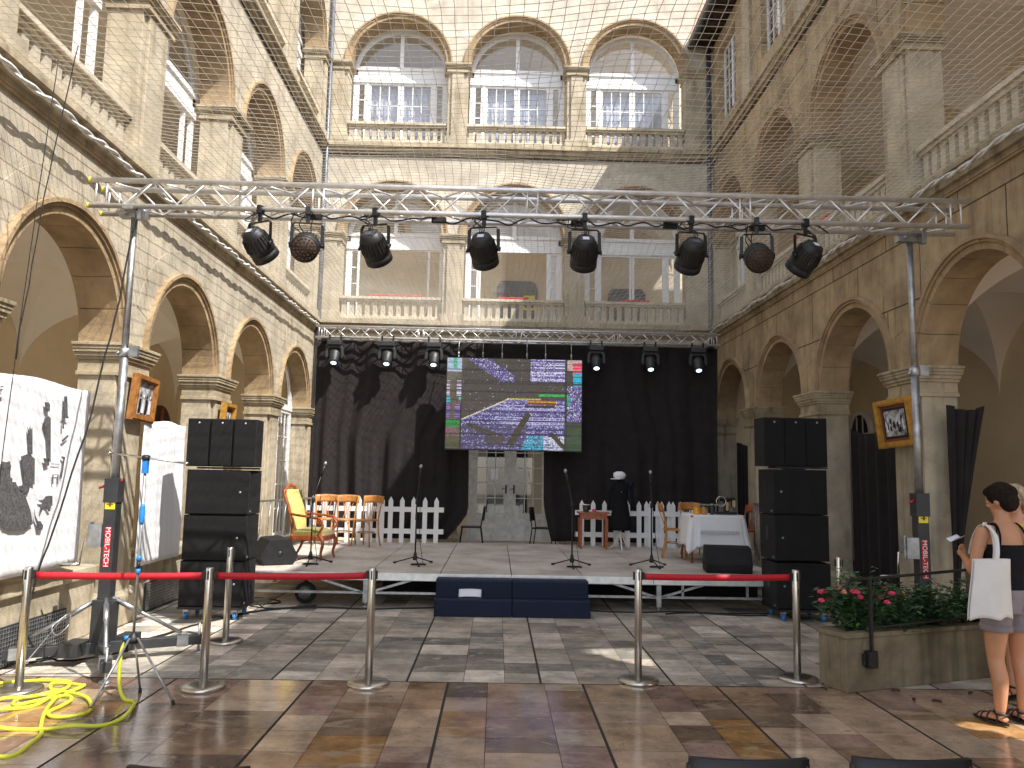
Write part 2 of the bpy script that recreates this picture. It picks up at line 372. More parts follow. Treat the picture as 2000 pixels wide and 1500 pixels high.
def spandrel(mb, u0, u1, ops, zs, R, ztop, T=TH):
    """wall above springing with half-round openings of radius R at ops (centres)"""
    us = [u0]; n = 28
    def seg(a, b, za, zb):
        mb.add([(a,0,za),(b,0,zb),(b,0,ztop),(a,0,ztop),(a,T,za),(b,T,zb),(b,T,ztop),(a,T,ztop)],
               [(0,1,2,3),(7,6,5,4),(0,4,5,1),(3,2,6,7)])
    cur = u0
    for c in ops:
        seg(cur, c-R, zs, zs)
        pts = [(c-R*cos(pi*i/n), zs+R*sin(pi*i/n)) for i in range(n+1)]
        for (a, za), (b, zb) in zip(pts, pts[1:]): seg(a, b, za, zb)
        cur = c+R
    seg(cur, u1, zs, zs)
def vault(mb, u0, u1, w0, w1, zs, h, n=18):
    uc, wc, hu, hw = (u0+u1)/2, (w0+w1)/2, (u1-u0)/2, (w1-w0)/2
    for ax in (0, 1):
        for sg in (-1, 1):
            def f(s, t):
                b = sin(t*pi/2); a = sin((2*s-1)*pi/2)*b; z = zs+h*sqrt(max(0, 1-a*a))
                return (uc+hu*a, wc+hw*b*sg, z) if ax == 0 else (uc+hu*b*sg, wc+hw*a, z)
            mb.grid(f, n, n)
def baluster_mesh(pitch, slot, h):
    b = MB(); p = pitch/2; s = slot/2; w = p-s
    pts = []
    for i in range(7): t = pi/2*i/6; pts.append((p-s*sin(t)*0-s*(1-cos(t))*0, 0))
    prof = [(w, 0)]
    left = [(-w, h-s), *[(-w-s*(1-cos(t)), h-s+s*sin(t)) for t in (pi/8, pi/4, 3*pi/8, pi/2)]]
    right = [(w+s*(1-cos(t)), h-s+s*sin(t)) for t in (pi/2, 3*pi/8, pi/4, pi/8)]+[(w, h-s)]
    poly = [(-w-.008, 0), (-w-.008, .03), (-w, .05)]+left+right+[(w, .05), (w+.008, .03), (w+.008, 0)]
    b.prism(poly, -.055, .055, 'xz'); return b
_BAL = {}
def balustrade(T, u0, u1, z0, z1, root, off, side):
    b = MB(T); b.box(u0, u1, .02, .30, z0, z0+.07); b.box(u0, u1, .06, .26, z0+.07, z0+.10)
    b.box(u0, u1, .03, .30, z1-.06, z1); b.box(u0, u1, .07, .25, z1-.105, z1-.06)
    o = b.build('balustrade', 'balus', root, off)
    n = max(1, round((u1-u0)/.187)); p = (u1-u0)/n; h = z1-.105-(z0+.10); key = (side, round(p, 4), round(h, 3))
    if key not in _BAL:
        m = baluster_mesh(p, .078, h).build('baluster', 'balus'); _BAL[key] = m.data; bpy.data.objects.remove(m)
    for i in range(n):
        c = bpy.data.objects.new('baluster', _BAL[key]); COL.objects.link(c); c.parent = o
        c.location = Vector(T(u0+p*(i+.5), .16, z0+.10))-off
        if side != 'rear': c.rotation_euler = (0, 0, pi/2)
    return o
def lights(fr, gl, u0, u1, z0, z1, w, nx, nz, fw=.05, bw=.022, mi=0):
    """a glazed casement: frame bars into fr, one pane sheet into gl"""
    fr.box(u0, u1, w, w+.05, z0, z0+fw*1.6); fr.box(u0, u1, w, w+.05, z1-fw, z1)
    fr.box(u0, u0+fw, w, w+.05, z0+fw*1.6, z1-fw); fr.box(u1-fw, u1, w, w+.05, z0+fw*1.6, z1-fw)
    a0, a1, b0, b1 = u0+fw, u1-fw, z0+fw*1.6, z1-fw
    for i in range(1, nx): x = a0+(a1-a0)*i/nx; fr.box(x-bw/2, x+bw/2, w+.01, w+.04, b0, b1)
    for j in range(1, nz): z = b0+(b1-b0)*j/nz; fr.box(a0, a1, w+.012, w+.038, z-bw/2, z+bw/2)
    gl.add([(a0-.005,w+.024,b0-.005),(a1+.005,w+.024,b0-.005),(a1+.005,w+.024,b1+.005),(a0-.005,w+.024,b1+.005)], [(0,1,2,3)])
def arch_window(T, uc, r, z0, zs, root, off, style, w=.50):
    fr = MB(T); gl = MB(T); bl = MB(T)
    ztr = zs+.10
    ring(fr, uc, zs-.05, r-.07, r+.03, w, w+.06, n=1, gap=0, seg=28)
    fr.box(uc-r-.02, uc+r+.02, w-.03, w+.07, ztr-.34, ztr-.24); fr.box(uc-r-.02, uc+r+.02, w, w+.06, ztr-.24, ztr-.02)
    fr.box(uc-r-.02, uc+r+.02, w-.03, w+.07, ztr-.02, ztr+.06)
    fr.box(uc-.045, uc+.045, w-.01, w+.05, ztr+.06, zs+r-.10)
    n = 24; poly = [(uc+(r-.06)*cos(pi*i/n), zs-.05+(r-.06)*sin(pi*i/n)) for i in range(n+1)]
    gl.add([(p[0], w+.025, p[1]) for p in poly], [tuple(range(len(poly)))])
    zt = ztr-.34
    fr.box(uc-r-.02, uc-r+.07, w, w+.06, z0, zt); fr.box(uc+r-.07, uc+r+.02, w, w+.06, z0, zt)
    sw = .30
    if style in ('closed', 'single', 'both'):
        lights(fr, gl, uc-r+.07, uc-r+sw, z0, zt, w, 1, 4)
        lights(fr, gl, uc+r-sw, uc+r-.07, z0, zt, w, 1, 4)
        fr.box(uc-r+sw, uc-r+sw+.05, w-.01, w+.06, z0, zt); fr.box(uc+r-sw-.05, uc+r-sw, w-.01, w+.06, z0, zt)
    if style == 'closed':
        lights(fr, gl, uc-r+sw+.05, uc-.01, z0, zt, w+.01, 3, 3, fw=.06); lights(fr, gl, uc+.01, uc+r-sw-.05, z0, zt, w+.01, 3, 3, fw=.06)
        bl.grid(lambda s, t: (uc-r+sw+.08+(2*(r-sw)-.16)*s, w+.16+.012*sin(s*60), z0+.02+(zt-z0-.04)*t), 60, 2)
    if style == 'single':
        lights(fr, gl, uc-r+sw+.05, uc-.01, z0, zt, w+.01, 1, 1); lights(fr, gl, uc+.01, uc+r-sw-.05, z0, zt, w+.01, 1, 1)
    if style == 'left':
        lights(fr, gl, uc-r+.07, uc-r+sw, z0, zt, w, 1, 4)
        fr.box(uc+r-sw-.05, uc+r-sw, w, w+.06, z0, zt)
    o = fr.build('window', 'white_paint', root, off)
    gl.build('pane', 'glass', o, off)
    if bl.v: bl.build('window_blind', 'blind', o, off, fix=False)
    return o
def rect_window(T, u0, u1, z0, z1, root, off, nx=2, nz=4, w=.12):
    fr = MB(T); gl = MB(T); m = (u0+u1)/2
    lights(fr, gl, u0, m, z0, z1, w, nx, nz); lights(fr, gl, m, u1, z0, z1, w, nx, nz)
    o = fr.build('window', 'white_paint', root, off); gl.build('pane', 'glass', o, off)
def wing(name, label, T, u0, u1, ops, r, side, wallmat, base, top_arch, ztop):
    root = thing(name, label, 'building', base); off = Vector(base)
    S0, S1, S2 = 3.1, 7.22, 11.38
    edges = []
    cur = None
    first, last = ops[0]-r, ops[-1]+r
    # solid stretch beyond the modelled bays
    RW = r+.10
    for lvl, (zb, zs, zt) in enumerate(((0, S0, 4.92), (5.2, S1, 9.12), (9.42, S2, ztop))):
        wl = MB(T); arched = lvl < 2 or top_arch
        if lvl == 0 and side == 'rear':
            wl2 = MB(T)
        if arched: spandrel(wl, first-.6, u1, ops, zs, RW, zt)
        else:
            cur = first-.6
            for c in ops:
                a, b = c-.62, c+.62
                wl.box(cur, a, 0, TH, zb, zt); wl.box(a, b, 0, TH, zb, zb+.35); wl.box(a, b, 0, TH, zt-.38, zt)
                rect_window(T, a, b, zb+.35, zt-.38, root, off); cur = b
            wl.box(cur, u1, 0, TH, zb, zt)
        if u0 < first-.61: wl.box(u0, first-.6, 0, TH, zb, zt)
        if arched and first-.6 < first: pass
        wl.build('wall', wallmat, root, off)
        # piers
        bounds = [(first-.6, first)]+[(ops[i]+r, ops[i+1]-r) for i in range(len(ops)-1)]+[(last, u1)]
        for (a, b) in bounds:
            if not arched: 
                p = MB(T); p.box(a+.12, b-.12, -.05, 0, zb, zt-.12); o = p.build('pilaster', 'pier', root, off)
                q = MB(T); q.box(a+.08, b-.08, -.09, -.0, zt-.12, zt-.06); q.box(a+.05, b-.05, -.13, -.0, zt-.06, zt-.002); q.build('capital', 'trim', o, off); continue
            p = MB(T); i = .05
            p.box(a+i, b-i, 0, TH, zb, zs-.02)
            p.box(a+i+.09, b-i-.09, -.045, 0, zb, zs-.05)
            if lvl == 0:
                p.box(a-.02, b+.02, -.09, TH+.03, zb, zb+.32); p.frustum(a-.02, b+.02, -.09, TH+.03, zb+.32, zb+.40, .06, .06)
            else:
                p.box(a, b, -.08, TH+.03, zb, zb+.16)
            o = p.build('pier', 'pier', root, off, bevel=.008)
            q = MB(T); capital(q, a+i, b-i, zs, .36 if lvl == 0 else .20, big=.10 if lvl == 0 else .085)
            q.build('capital', 'trim', o, off, bevel=.005)
        if arched:
            for c in ops:
                if lvl == 0 and side == 'rear' and abs(c-.305) > 1: pass
                a = MB(T)
                ring(a, c, zs, r, r+.075, -.02, TH, n=9)
                ring(a, c, zs, r+.075, r+.11, -.045, .05, n=9)
                ring(a, c, zs, r+.11, r+.15, -.07, .05, n=1, gap=0, seg=36)
                o = a.build('arch', 'vous', root, off)
                g = MB(T); ring(g, c, zs, r+.152, r+.45, -.004, .01, n=9 if side != 'rear' else 1, gap=.002 if side != 'rear' else 0, seg=5 if side != 'rear' else 30, a0=.34 if side != 'rear' else .49, a1=pi-(.34 if side != 'rear' else .49))
                g.build('arch_surround', 'pale' if side == 'rear' else wallmat, o, off)
    # string courses
    for z in (4.92, 9.12):
        st = MB(T); st.box(u0, u1, -.04, TH, z, z+.06); st.box(u0, u1, -.09, TH, z+.06, z+.16); st.box(u0, u1, -.15, TH+.0, z+.16, z+.22); st.box(u0, u1, -.11, TH, z+.22, z+.28)
        st.build('string_course', 'trim', root, off)
        g = MB(T); g.box(u0, u1, -.030, -.002, z-.03, z-.001); g.build('dark_strip', 'vous' if z < 6 else 'darkwood', root, off)  # thin strip under each course: brown stain line below, dark line above
    # galleries behind: slabs, back wall, vaults
    D = 3.0
    for lvl, (zf, zs, zc) in enumerate(((.0 if side == 'right' else .12, S0, 5.0), (5.05, S1, 9.1), (9.25, S2, ztop))):
        g0 = 3.45 if side != 'rear' else u0  # side galleries stop short out of view; the open end lets skylight in
        g = MB(T); g.box(g0, u1, TH+.005, D, zf-.12, zf) if zf > .05 else None
        g.box(g0, u1, D, D+.2, 0 if lvl == 0 else zf, zc)
        g.build('gallery_wall', 'ochre', root, off)
        v = MB(T)
        bo = [o_-r-.385 for o_ in ops]+[ops[-1]+r+.385]
        for a, b in zip(bo, bo[1:]): vault(v, a, b, TH+.004, D-.002, zs+.02, 1.28)
        if lvl == 2 and not top_arch: pass
        else: v.build('vault', 'plaster', root, off, fix=False)
        cl = MB(T); cl.box(g0, u1, TH+.01, D, zc-.1, zc); cl.build('ceiling_slab', 'plaster', root, off)
    if side != 'rear':
        g = MB(T); g.box(u1-.02, u1+.2, TH+.01, D+.2, 0, ztop); g.build('end_wall', 'ochre', root, off)
    for a, b in ((5.2, 5.75), (9.42, 9.95)):
        if a > 9 and not top_arch:
            continue
        for c in ops: balustrade(T, c-r-.04, c+r+.04, a, b, root, off, side)
    return root, off
TL = lambda u, w, z: (XL-w, u, z)
TR = lambda u, w, z: (XR+w, u, z)
TB = lambda u, w, z: (u, YB+w, z)
r0 = 1.05
opsL = [9.4+1.05+2.87*k for k in (-2, -1, 0, 1, 2)]
opsR = [9.8+1.05+2.87*k for k in (-2, -1, 0, 1, 2)]
opsB = [-2.52, .305, 3.12]
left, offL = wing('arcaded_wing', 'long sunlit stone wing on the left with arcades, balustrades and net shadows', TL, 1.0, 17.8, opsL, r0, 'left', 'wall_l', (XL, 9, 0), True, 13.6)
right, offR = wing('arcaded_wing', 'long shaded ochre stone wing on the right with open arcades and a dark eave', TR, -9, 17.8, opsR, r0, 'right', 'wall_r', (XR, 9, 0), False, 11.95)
rear, offB = wing('arcaded_wing', 'cream end wing facing the camera, three white glazed arches per storey above the stage', TB, XL-.4, XR+.4, opsB, 1.13, 'rear', 'wall_b', (.37, YB, 0), True, 15.2)
# windows
for c in opsB: arch_window(TB, c, 1.13, 9.47, 11.38, rear, offB, 'closed')
for c, st in zip(opsB, ('left', 'both', 'single')): arch_window(TB, c, 1.13, 5.3, 7.22, rear, offB, st)
for k, c in enumerate(opsL):
    arch_window(TL, c, r0, 5.3, 7.22, left, offL, 'single' if k in (3, 4) else 'left'); arch_window(TL, c, r0, 9.47, 11.38, left, offL, 'closed')
arch_window(TR, opsR[4], r0, 5.3, 7.22, right, offR, 'single'); 
# glazed door closing the farthest left archway
fr = MB(TL); gl = MB(TL); c = opsL[4]
for a, b in ((c-.95, c-.02), (c+.02, c+.95)): lights(fr, gl, a, b, .35, 3.0, .3, 3, 5, fw=.07)
ring(fr, c, 3.1, .93, 1.04, .3, .36, n=1, gap=0, seg=24); fr.box(c-1.04, c+1.04, .28, .37, 3.0, 3.12); fr.box(c-.02, c+.02, .28, .36, .12, 4.0); fr.box(c-1.04, c-.95, .3, .37, .12, 3.0); fr.box(c+.95, c+1.04, .3, .37, .12, 3.0); fr.box(c-.95, c+.95, .3, .34, .12, .35)
o = fr.build('door', 'white_paint', left, offL); gl.build('pane', 'glass', o, offL)
# rear ground floor: white double doors in the middle arch, plain infill in the others
fr = MB(TB); gl = MB(TB)
for s in (0, 1):
    a, b = (-.52, .26) if s == 0 else (.36, 1.12)
    fr = MB(TB); gl = MB(TB); lights(fr, gl, a, b, .72, 3.0, .3, 3, 6, fw=.085)
    fr.box(a, b, .3, .35, .25, .723); fr.box(a+.09, b-.09, .285, .3, .34, .46); fr.box(a+.09, b-.09, .285, .3, .52, .72)
    fr.box(a, b, .27, .3, .25, .31)
    o = fr.build('door', 'old_white', rear, offB); gl.build('pane', 'glass', o, offB)
    h = MB(TB); x = b-.04 if s == 0 else a+.04
    h.tube((x, .25, 1.42), (x, .30, 1.42), .012); h.tube((x, .25, 1.42), (x-.09, .25, 1.40), .009); h.box(x-.02, x+.02, .285, .30, 1.3, 1.5); h.build('door_handle', 'blackmetal', o, offB)
f = MB(TB); f.box(-.66, -.525, .26, .4, .25, 3.1); f.box(1.125, 1.26, .26, .4, .25, 3.1); f.box(.262, .358, .34, .42, .25, 3.1)
f.build('door_frame', 'old_white', rear, offB)
for c in (opsB[0], opsB[2]):
    f = MB(TB); f.box(c-1.1, c+1.1, .2, .4, 0, 3.1); n = 20
    f.prism([(c+1.12*cos(pi*i/n), 3.1+1.12*sin(pi*i/n)) for i in range(n+1)], .2, .4, 'xz'); f.build('arch_infill', 'ochre', rear, offB)
f = MB(); f.box(XL+.02, XR-.02, 15.25, YB+2.9, -.0, .22); struct(f.build('landing', 'deck'))
g = MB(TB); g.box(-.25, .18, 2.9, 2.99, .12, 2.5); g.box(.42, .80, 2.9, 2.99, .12, 2.5); g.build('doorway', 'dark', rear, offB)  # black panels added as the unlit interior behind the door panes
# notice taped inside door
p = MB(TB); p.box(-.13, .03, .40, .402, 1.62, 1.85); p.build('notice', 'paper', rear, offB)
# middle first floor: grey arched doorway with yellow poster behind
g = MB(TB); g.prism([(-.1,5.1),(1.0,5.1),(1.0,6.7),(.93,6.85),(.8,6.9),(.1,6.9),(-.03,6.85),(-.1,6.7)], 2.93, 2.98, 'xz'); g.build('doorway', 'zinc', rear, offB)
g = MB(TB); g.box(.62, .92, 2.88, 2.92, 6.1, 6.5); o = g.build('poster', 'yellow', rear, offB)
g = MB(TB); g.box(.66, .88, 2.875, 2.879, 6.15, 6.3); g.box(.68, .75, 2.875, 2.879, 6.33, 6.45); g.build('poster_print', 'mount', o, offB)
g = MB(TB); g.prism([(2.9,5.1),(3.9,5.1),(3.9,6.6),(3.8,6.75),(3.0,6.75),(2.9,6.6)], 2.93, 2.98, 'xz'); g.build('doorway', 'zinc', rear, offB)
# left ground bays: low parapets, basement grates, back-wall doorways
for k, c in enumerate(opsL):
    a, b = c-r0+.03, c+r0-.03
    g = MB(TL); g.box(a, b, .02, .40, 0, .60); g.box(a-.01, b+.01, -.03, .42, .60, .72)
    if c < 15: g.build('parapet', 'pier', left, offL, bevel=.012)
    if k in (1, 2):
        g = MB(TL); s0 = c-.3
        g.box(s0-.35, s0+.75, -.005, .018, .02, .36, 0); o = g.build('basement_grate', 'gunmetal', left, offL)
        h = MB(TL)
        for i in range(28): x = s0-.33+i*.038; h.box(x, x+.008, -.012, -.004, .03, .35)
        for i in range(9): z = .05+i*.036; h.box(s0-.34, s0+.74, -.015, -.007, z, z+.006)
        h.build('grate_bars', 'galv', o, offL)
    n = 16; q = MB(TL); cc = c+.55
    q.prism([(cc+.55, 0.12), *[(cc+.55*cos(pi*i/n), 2.5+.55*sin(pi*i/n)) for i in range(n+1)], (cc-.55, .12)], 2.9, 2.99, 'xz')
    o = q.build('doorway', 'darkwood', left, offL)
    q = MB(TL); q.box(cc-.03, cc+.03, 2.86, 2.9, .12, 3.0); q.box(cc-.5, cc+.5, 2.86, 2.899, 2.42, 2.5); q.build('doorway_bar', 'mahog', o, offL)
# right: arched fanlights and doors in the gallery back wall
for k, c in enumerate(opsR):
    cc = c+.4; n = 16
    if k < 3: continue
    q = MB(TR); q.prism([(cc+.42*cos(pi*i/n), 2.75+.42*sin(pi*i/n)) for i in range(n+1)]+[(cc-.42, 2.3), (cc+.42, 2.3)], 2.93, 2.99, 'xz'); o = q.build('fanlight', 'dark', right, offR)
    q = MB(TR); ring(q, cc, 2.75, .42, .50, 2.9, 2.99, n=1, gap=0, seg=20); q.box(cc-.5, cc-.42, 2.9, 2.99, 2.2, 2.75); q.box(cc+.42, cc+.5, 2.9, 2.99, 2.2, 2.75)
    q.box(cc-.5, cc+.5, 2.9, 2.99, 2.12, 2.2)
    for i in (-.14, .14): q.box(cc+i-.012, cc+i+.012, 2.91, 2.94, 2.3, 3.13)
    for z in (2.5, 2.75): q.box(cc-.42, cc+.42, 2.912, 2.938, z-.012, z+.012)
    q.box(cc-.42, cc-.36, 2.9, 2.99, 0, 2.12); q.box(cc+.36, cc+.42, 2.9, 2.99, 0, 2.12)
    q.build('fanlight_frame', 'white_paint', o, offR)
    q = MB(TR); q.box(cc-.36, cc+.36, 2.95, 2.99, 0, 2.1); q.build('door', 'darkwood', right, offR)
# eave on right wing
e = MB(); e.box(4.45, 8.2, -9, 17.79, 12.02, 12.10); o = e.build('eave', 'darkwood', right, offR)
e = MB()
for i in range(54): y = -8.9+i*.5; e = MB(); e.box(4.5, 5.0, y, y+.09, 11.93, 12.02); e.build('rafter', 'darkwood', o, offR)
e = MB(); e.path([(4.42, -9, 11.98), (4.42, 17.75, 11.98)], .075, 10); e.build('gutter', 'zinc', o, offR)
e = MB(); e.add([(4.4,-9,12.10),(4.4,17.79,12.10),(8.4,17.79,13.9),(8.4,-9,13.9),(4.4,-9,12.2),(4.4,17.79,12.2),(8.4,17.79,14.0),(8.4,-9,14.0)],
                [(0,1,2,3),(7,6,5,4),(0,4,5,1),(1,5,6,2),(2,6,7,3),(3,7,4,0)]); e.build('roof', 'mount', right, offR)
# cushions on rails
for (x, y, z, dx, wl, root, off) in ((-2.4, YB+.15, 5.75, .6, 0, rear, offB), (.3, YB+.15, 5.75, .35, 0, rear, offB), (3.1, YB+.15, 5.75, .35, 0, rear, offB), (XR+.15, 12.3, 5.75, .7, 1, right, offR)):
    c = MB()
    if wl: c.box(x-.12, x+.12, y-dx, y+dx, z, z+.05)
    else: c.box(x-dx, x+dx, y-.12, y+.12, z, z+.05)
    tag(c.build('cushion', 'redcloth', None, bevel=.015), {-2.4: 'thin red cushion on the left first-floor balustrade of the end wing', .3: 'thin red cushion on the middle first-floor balustrade of the end wing', 3.1: 'thin red cushion on the right first-floor balustrade of the end wing'}.get(x, 'red cushion on the first-floor balustrade of the shaded right wing'), 'cushion')
# rain pipes
def pipe(x, y, z0, z1, label, r=.05):
    t = thing('rain_pipe', label, 'drainpipe', (x, y, z0), group='rain pipes in the courtyard corners')
    p = MB(); p.path([(0,0,0), (0,0,z1-z0)], r, 12); p.build('pipe', 'zinc', t)
    z = 1.0
    while z < z1-z0:
        c = MB(); c.lathe([(r+.005,0),(r+.014,.01),(r+.014,.05),(r+.005,.06)], 12, c=(0,0,z)); c.bar((0,0,z+.03), (.0,.10,z+.03), .02, .02); c.build('pipe_bracket', 'gunmetal', t); z += 2.07
pipe(XL+.09, YB-.10, .0, 14.5, 'grey rain pipe in the sunlit left corner of the courtyard')
pipe(XR-.12, YB-.10, .0, 11.95, 'dark rain pipe in the shaded right corner under the eave')
# iron lamp on left wing
t = thing('wall_lantern', 'black iron lantern hanging in the first-floor gallery of the left wing', 'lantern', (-5.2, 8.6, 8.5))
b = MB(); b.tube((0,0,0), (0,0,-.9), .008); b.build('chain', 'blackmetal', t)
b = MB(); b.lathe([(.03,-.9),(.16,-1.0),(.13,-1.02),(.09,-1.35),(.03,-1.4)], 6, smooth=False); b.build('lantern_body', 'blackmetal', t)
# metal beam at wet edge
# ================================================================== pigeon net with its edge ropes
def net():
    b = MB(); x0, x1, y0, y1 = XL+.12, XR-.12, 2.2, 17.55; c = .092
    nx = int((x1-x0)/c); ny = int((y1-y0)/c)
    def P(i, j):
        s, t = i/nx, j/ny
        x = x0+(x1-x0)*s; y = y0+(y1-y0)*t
        v = Vector((x*1.1, y*1.1, 0)); w2 = Vector((x*.35, y*.35, 3))
        edge = min(1, 4*s*(1-s)*3)
        dx = noise.noise(w2)*.16*edge+noise.noise(v*4)*.012; dy = noise.noise(w2+Vector((7,3,1)))*.22*edge+noise.noise(v*4+Vector((5,5,5)))*.012
        z = 5.12-.16*4*s*(1-s)+noise.noise(w2*1.4+Vector((1,9,2)))*.10*edge
        return Vector((x+dx, y+dy, z))
    g = [[P(i, j) for i in range(nx+1)] for j in range(ny+1)]
    r = .0029
    def strand(pts):
        n = len(b.v)
        for k, p in enumerate(pts):
            d = (pts[min(k+1, len(pts)-1)]-pts[max(k-1, 0)]).normalized(); a = d.cross(Vector((0,0,1))).normalized()
            b.v += [p+a*r, p-a*r*.5+Vector((0,0,r*.87)), p-a*r*.5-Vector((0,0,r*.87))]
        for k in range(len(pts)-1):
            for q in range(3): b.f.append([n+3*k+q, n+3*k+(q+1) % 3, n+3*k+3+(q+1) % 3, n+3*k+3+q]); b.mi.append(0); b.sm.append(True)
    for row in g: strand(row)
    for i in range(nx+1): strand([g[j][i] for j in range(ny+1)])
    t = thing('bird_net', 'pale cord bird net stretched across the courtyard at first-floor level', 'net', (0, 10, 5.05))
    b.build('mesh', 'net', t, Vector((0,10,5.05)), fix=False)
    for nm, pts in (('edge_rope', [(XL+.20, 2+.25*i, 4.94+.015*sin(i*1.7)) for i in range(63)]), ('edge_rope', [(XR-.20, 2+.25*i, 5.0+.02*sin(i*1.3)) for i in range(63)])):
        q = MB(); P2 = smoothpts(pts, 3)
        for ph in (0, pi):
            q.path([p+Vector((.017*cos(k*.9+ph), 0, .017*sin(k*.9+ph))) for k, p in enumerate(P2)], .015, 6)
        q.build(nm, 'rope', t, Vector((0,10,5.05)))
net()
# ================================================================== trusses
def box_truss(name, label, x0, x1, y, z, s, r, step, endover=.12):
    t = thing(name, label, 'truss', ((x0+x1)/2, y, z)); c = (x0+x1)/2; a, b = x0-c, x1-c; h = s/2
    for sy in (-1, 1):
        for sz in (-1, 1):
            m = MB(); m.tube((a, sy*h, sz*h), (b, sy*h, sz*h), r, 14); m.build('chord', 'alu', t)
    m = MB(); n = max(2, round((b-a-2*endover)/step)); dx = (b-a-2*endover)/n; br = r*.36
    for i in range(n):
        p, q = a+endover+dx*i, a+endover+dx*(i+1)
        for sy in (-1, 1):
            e = 1 if (i+(sy > 0)) % 2 else -1
            m.tube((p, sy*h, -e*h), (q, sy*h, e*h), br, 8)
        for sz in (-1, 1):
            e = 1 if (i+(sz > 0)) % 2 else -1
            m.tube((p, -e*h, sz*h), (q, e*h, sz*h), br, 8)
    k = a+endover
    while k < b:
        for sy in (-1, 1):
            for o in (-.05, .05): m.tube((k+o, sy*h, -h), (k+o, sy*h, h), br, 8)
        k += (b-a-2*endover)/4 if (b-a) < 9 else 2.0
    m.build('bracing', 'alu', t); return t
tf = box_truss('lighting_truss', 'long aluminium box truss across the front resting on two lifting towers', -3.92, 4.5, 7.42, 4.325, .25, .025, .25)
# power lead draped along the lower chord
m = MB(); pts = []
for i in range(60): x = -2.4+5.6*i/59; pts.append((x-.29, .0+.04*sin(i*1.3), -.12-.035*abs(sin(i*.55))+.02*sin(i*2.1)))
m.path(smoothpts(pts, 3), .008, 6)
for x in (-2.1, -.9, .45, 1.35, 2.2): m.box(x-.07, x+.07, -.03, .03, -.17, -.125)
m.build('power_lead', 'cable', tf)
m = MB()
for y in (-.125, .125):
    for z in (-.125, .125): m.tube((-4.215, y, z), (-4.195, y, z), .027, 10)
m.build('end_caps', 'yellow', tf)
tr = box_truss('backdrop_truss', 'aluminium box truss above the stage carrying screen, moving heads and black drapes', -3.6, 4.36, 15.4, 4.45, .22, .022, .24)
for x in (-3.85, 3.85):
    m = MB(); m.box(x-.04, x+.04, .32, .40, -4.23, .0); m.box(x-.04, x+.04, .0, .40, -.16, -.10); m.box(x-.2, x+.2, .2, .5, -4.23, -4.19); m.build('support_post', 'blackmetal', tr)
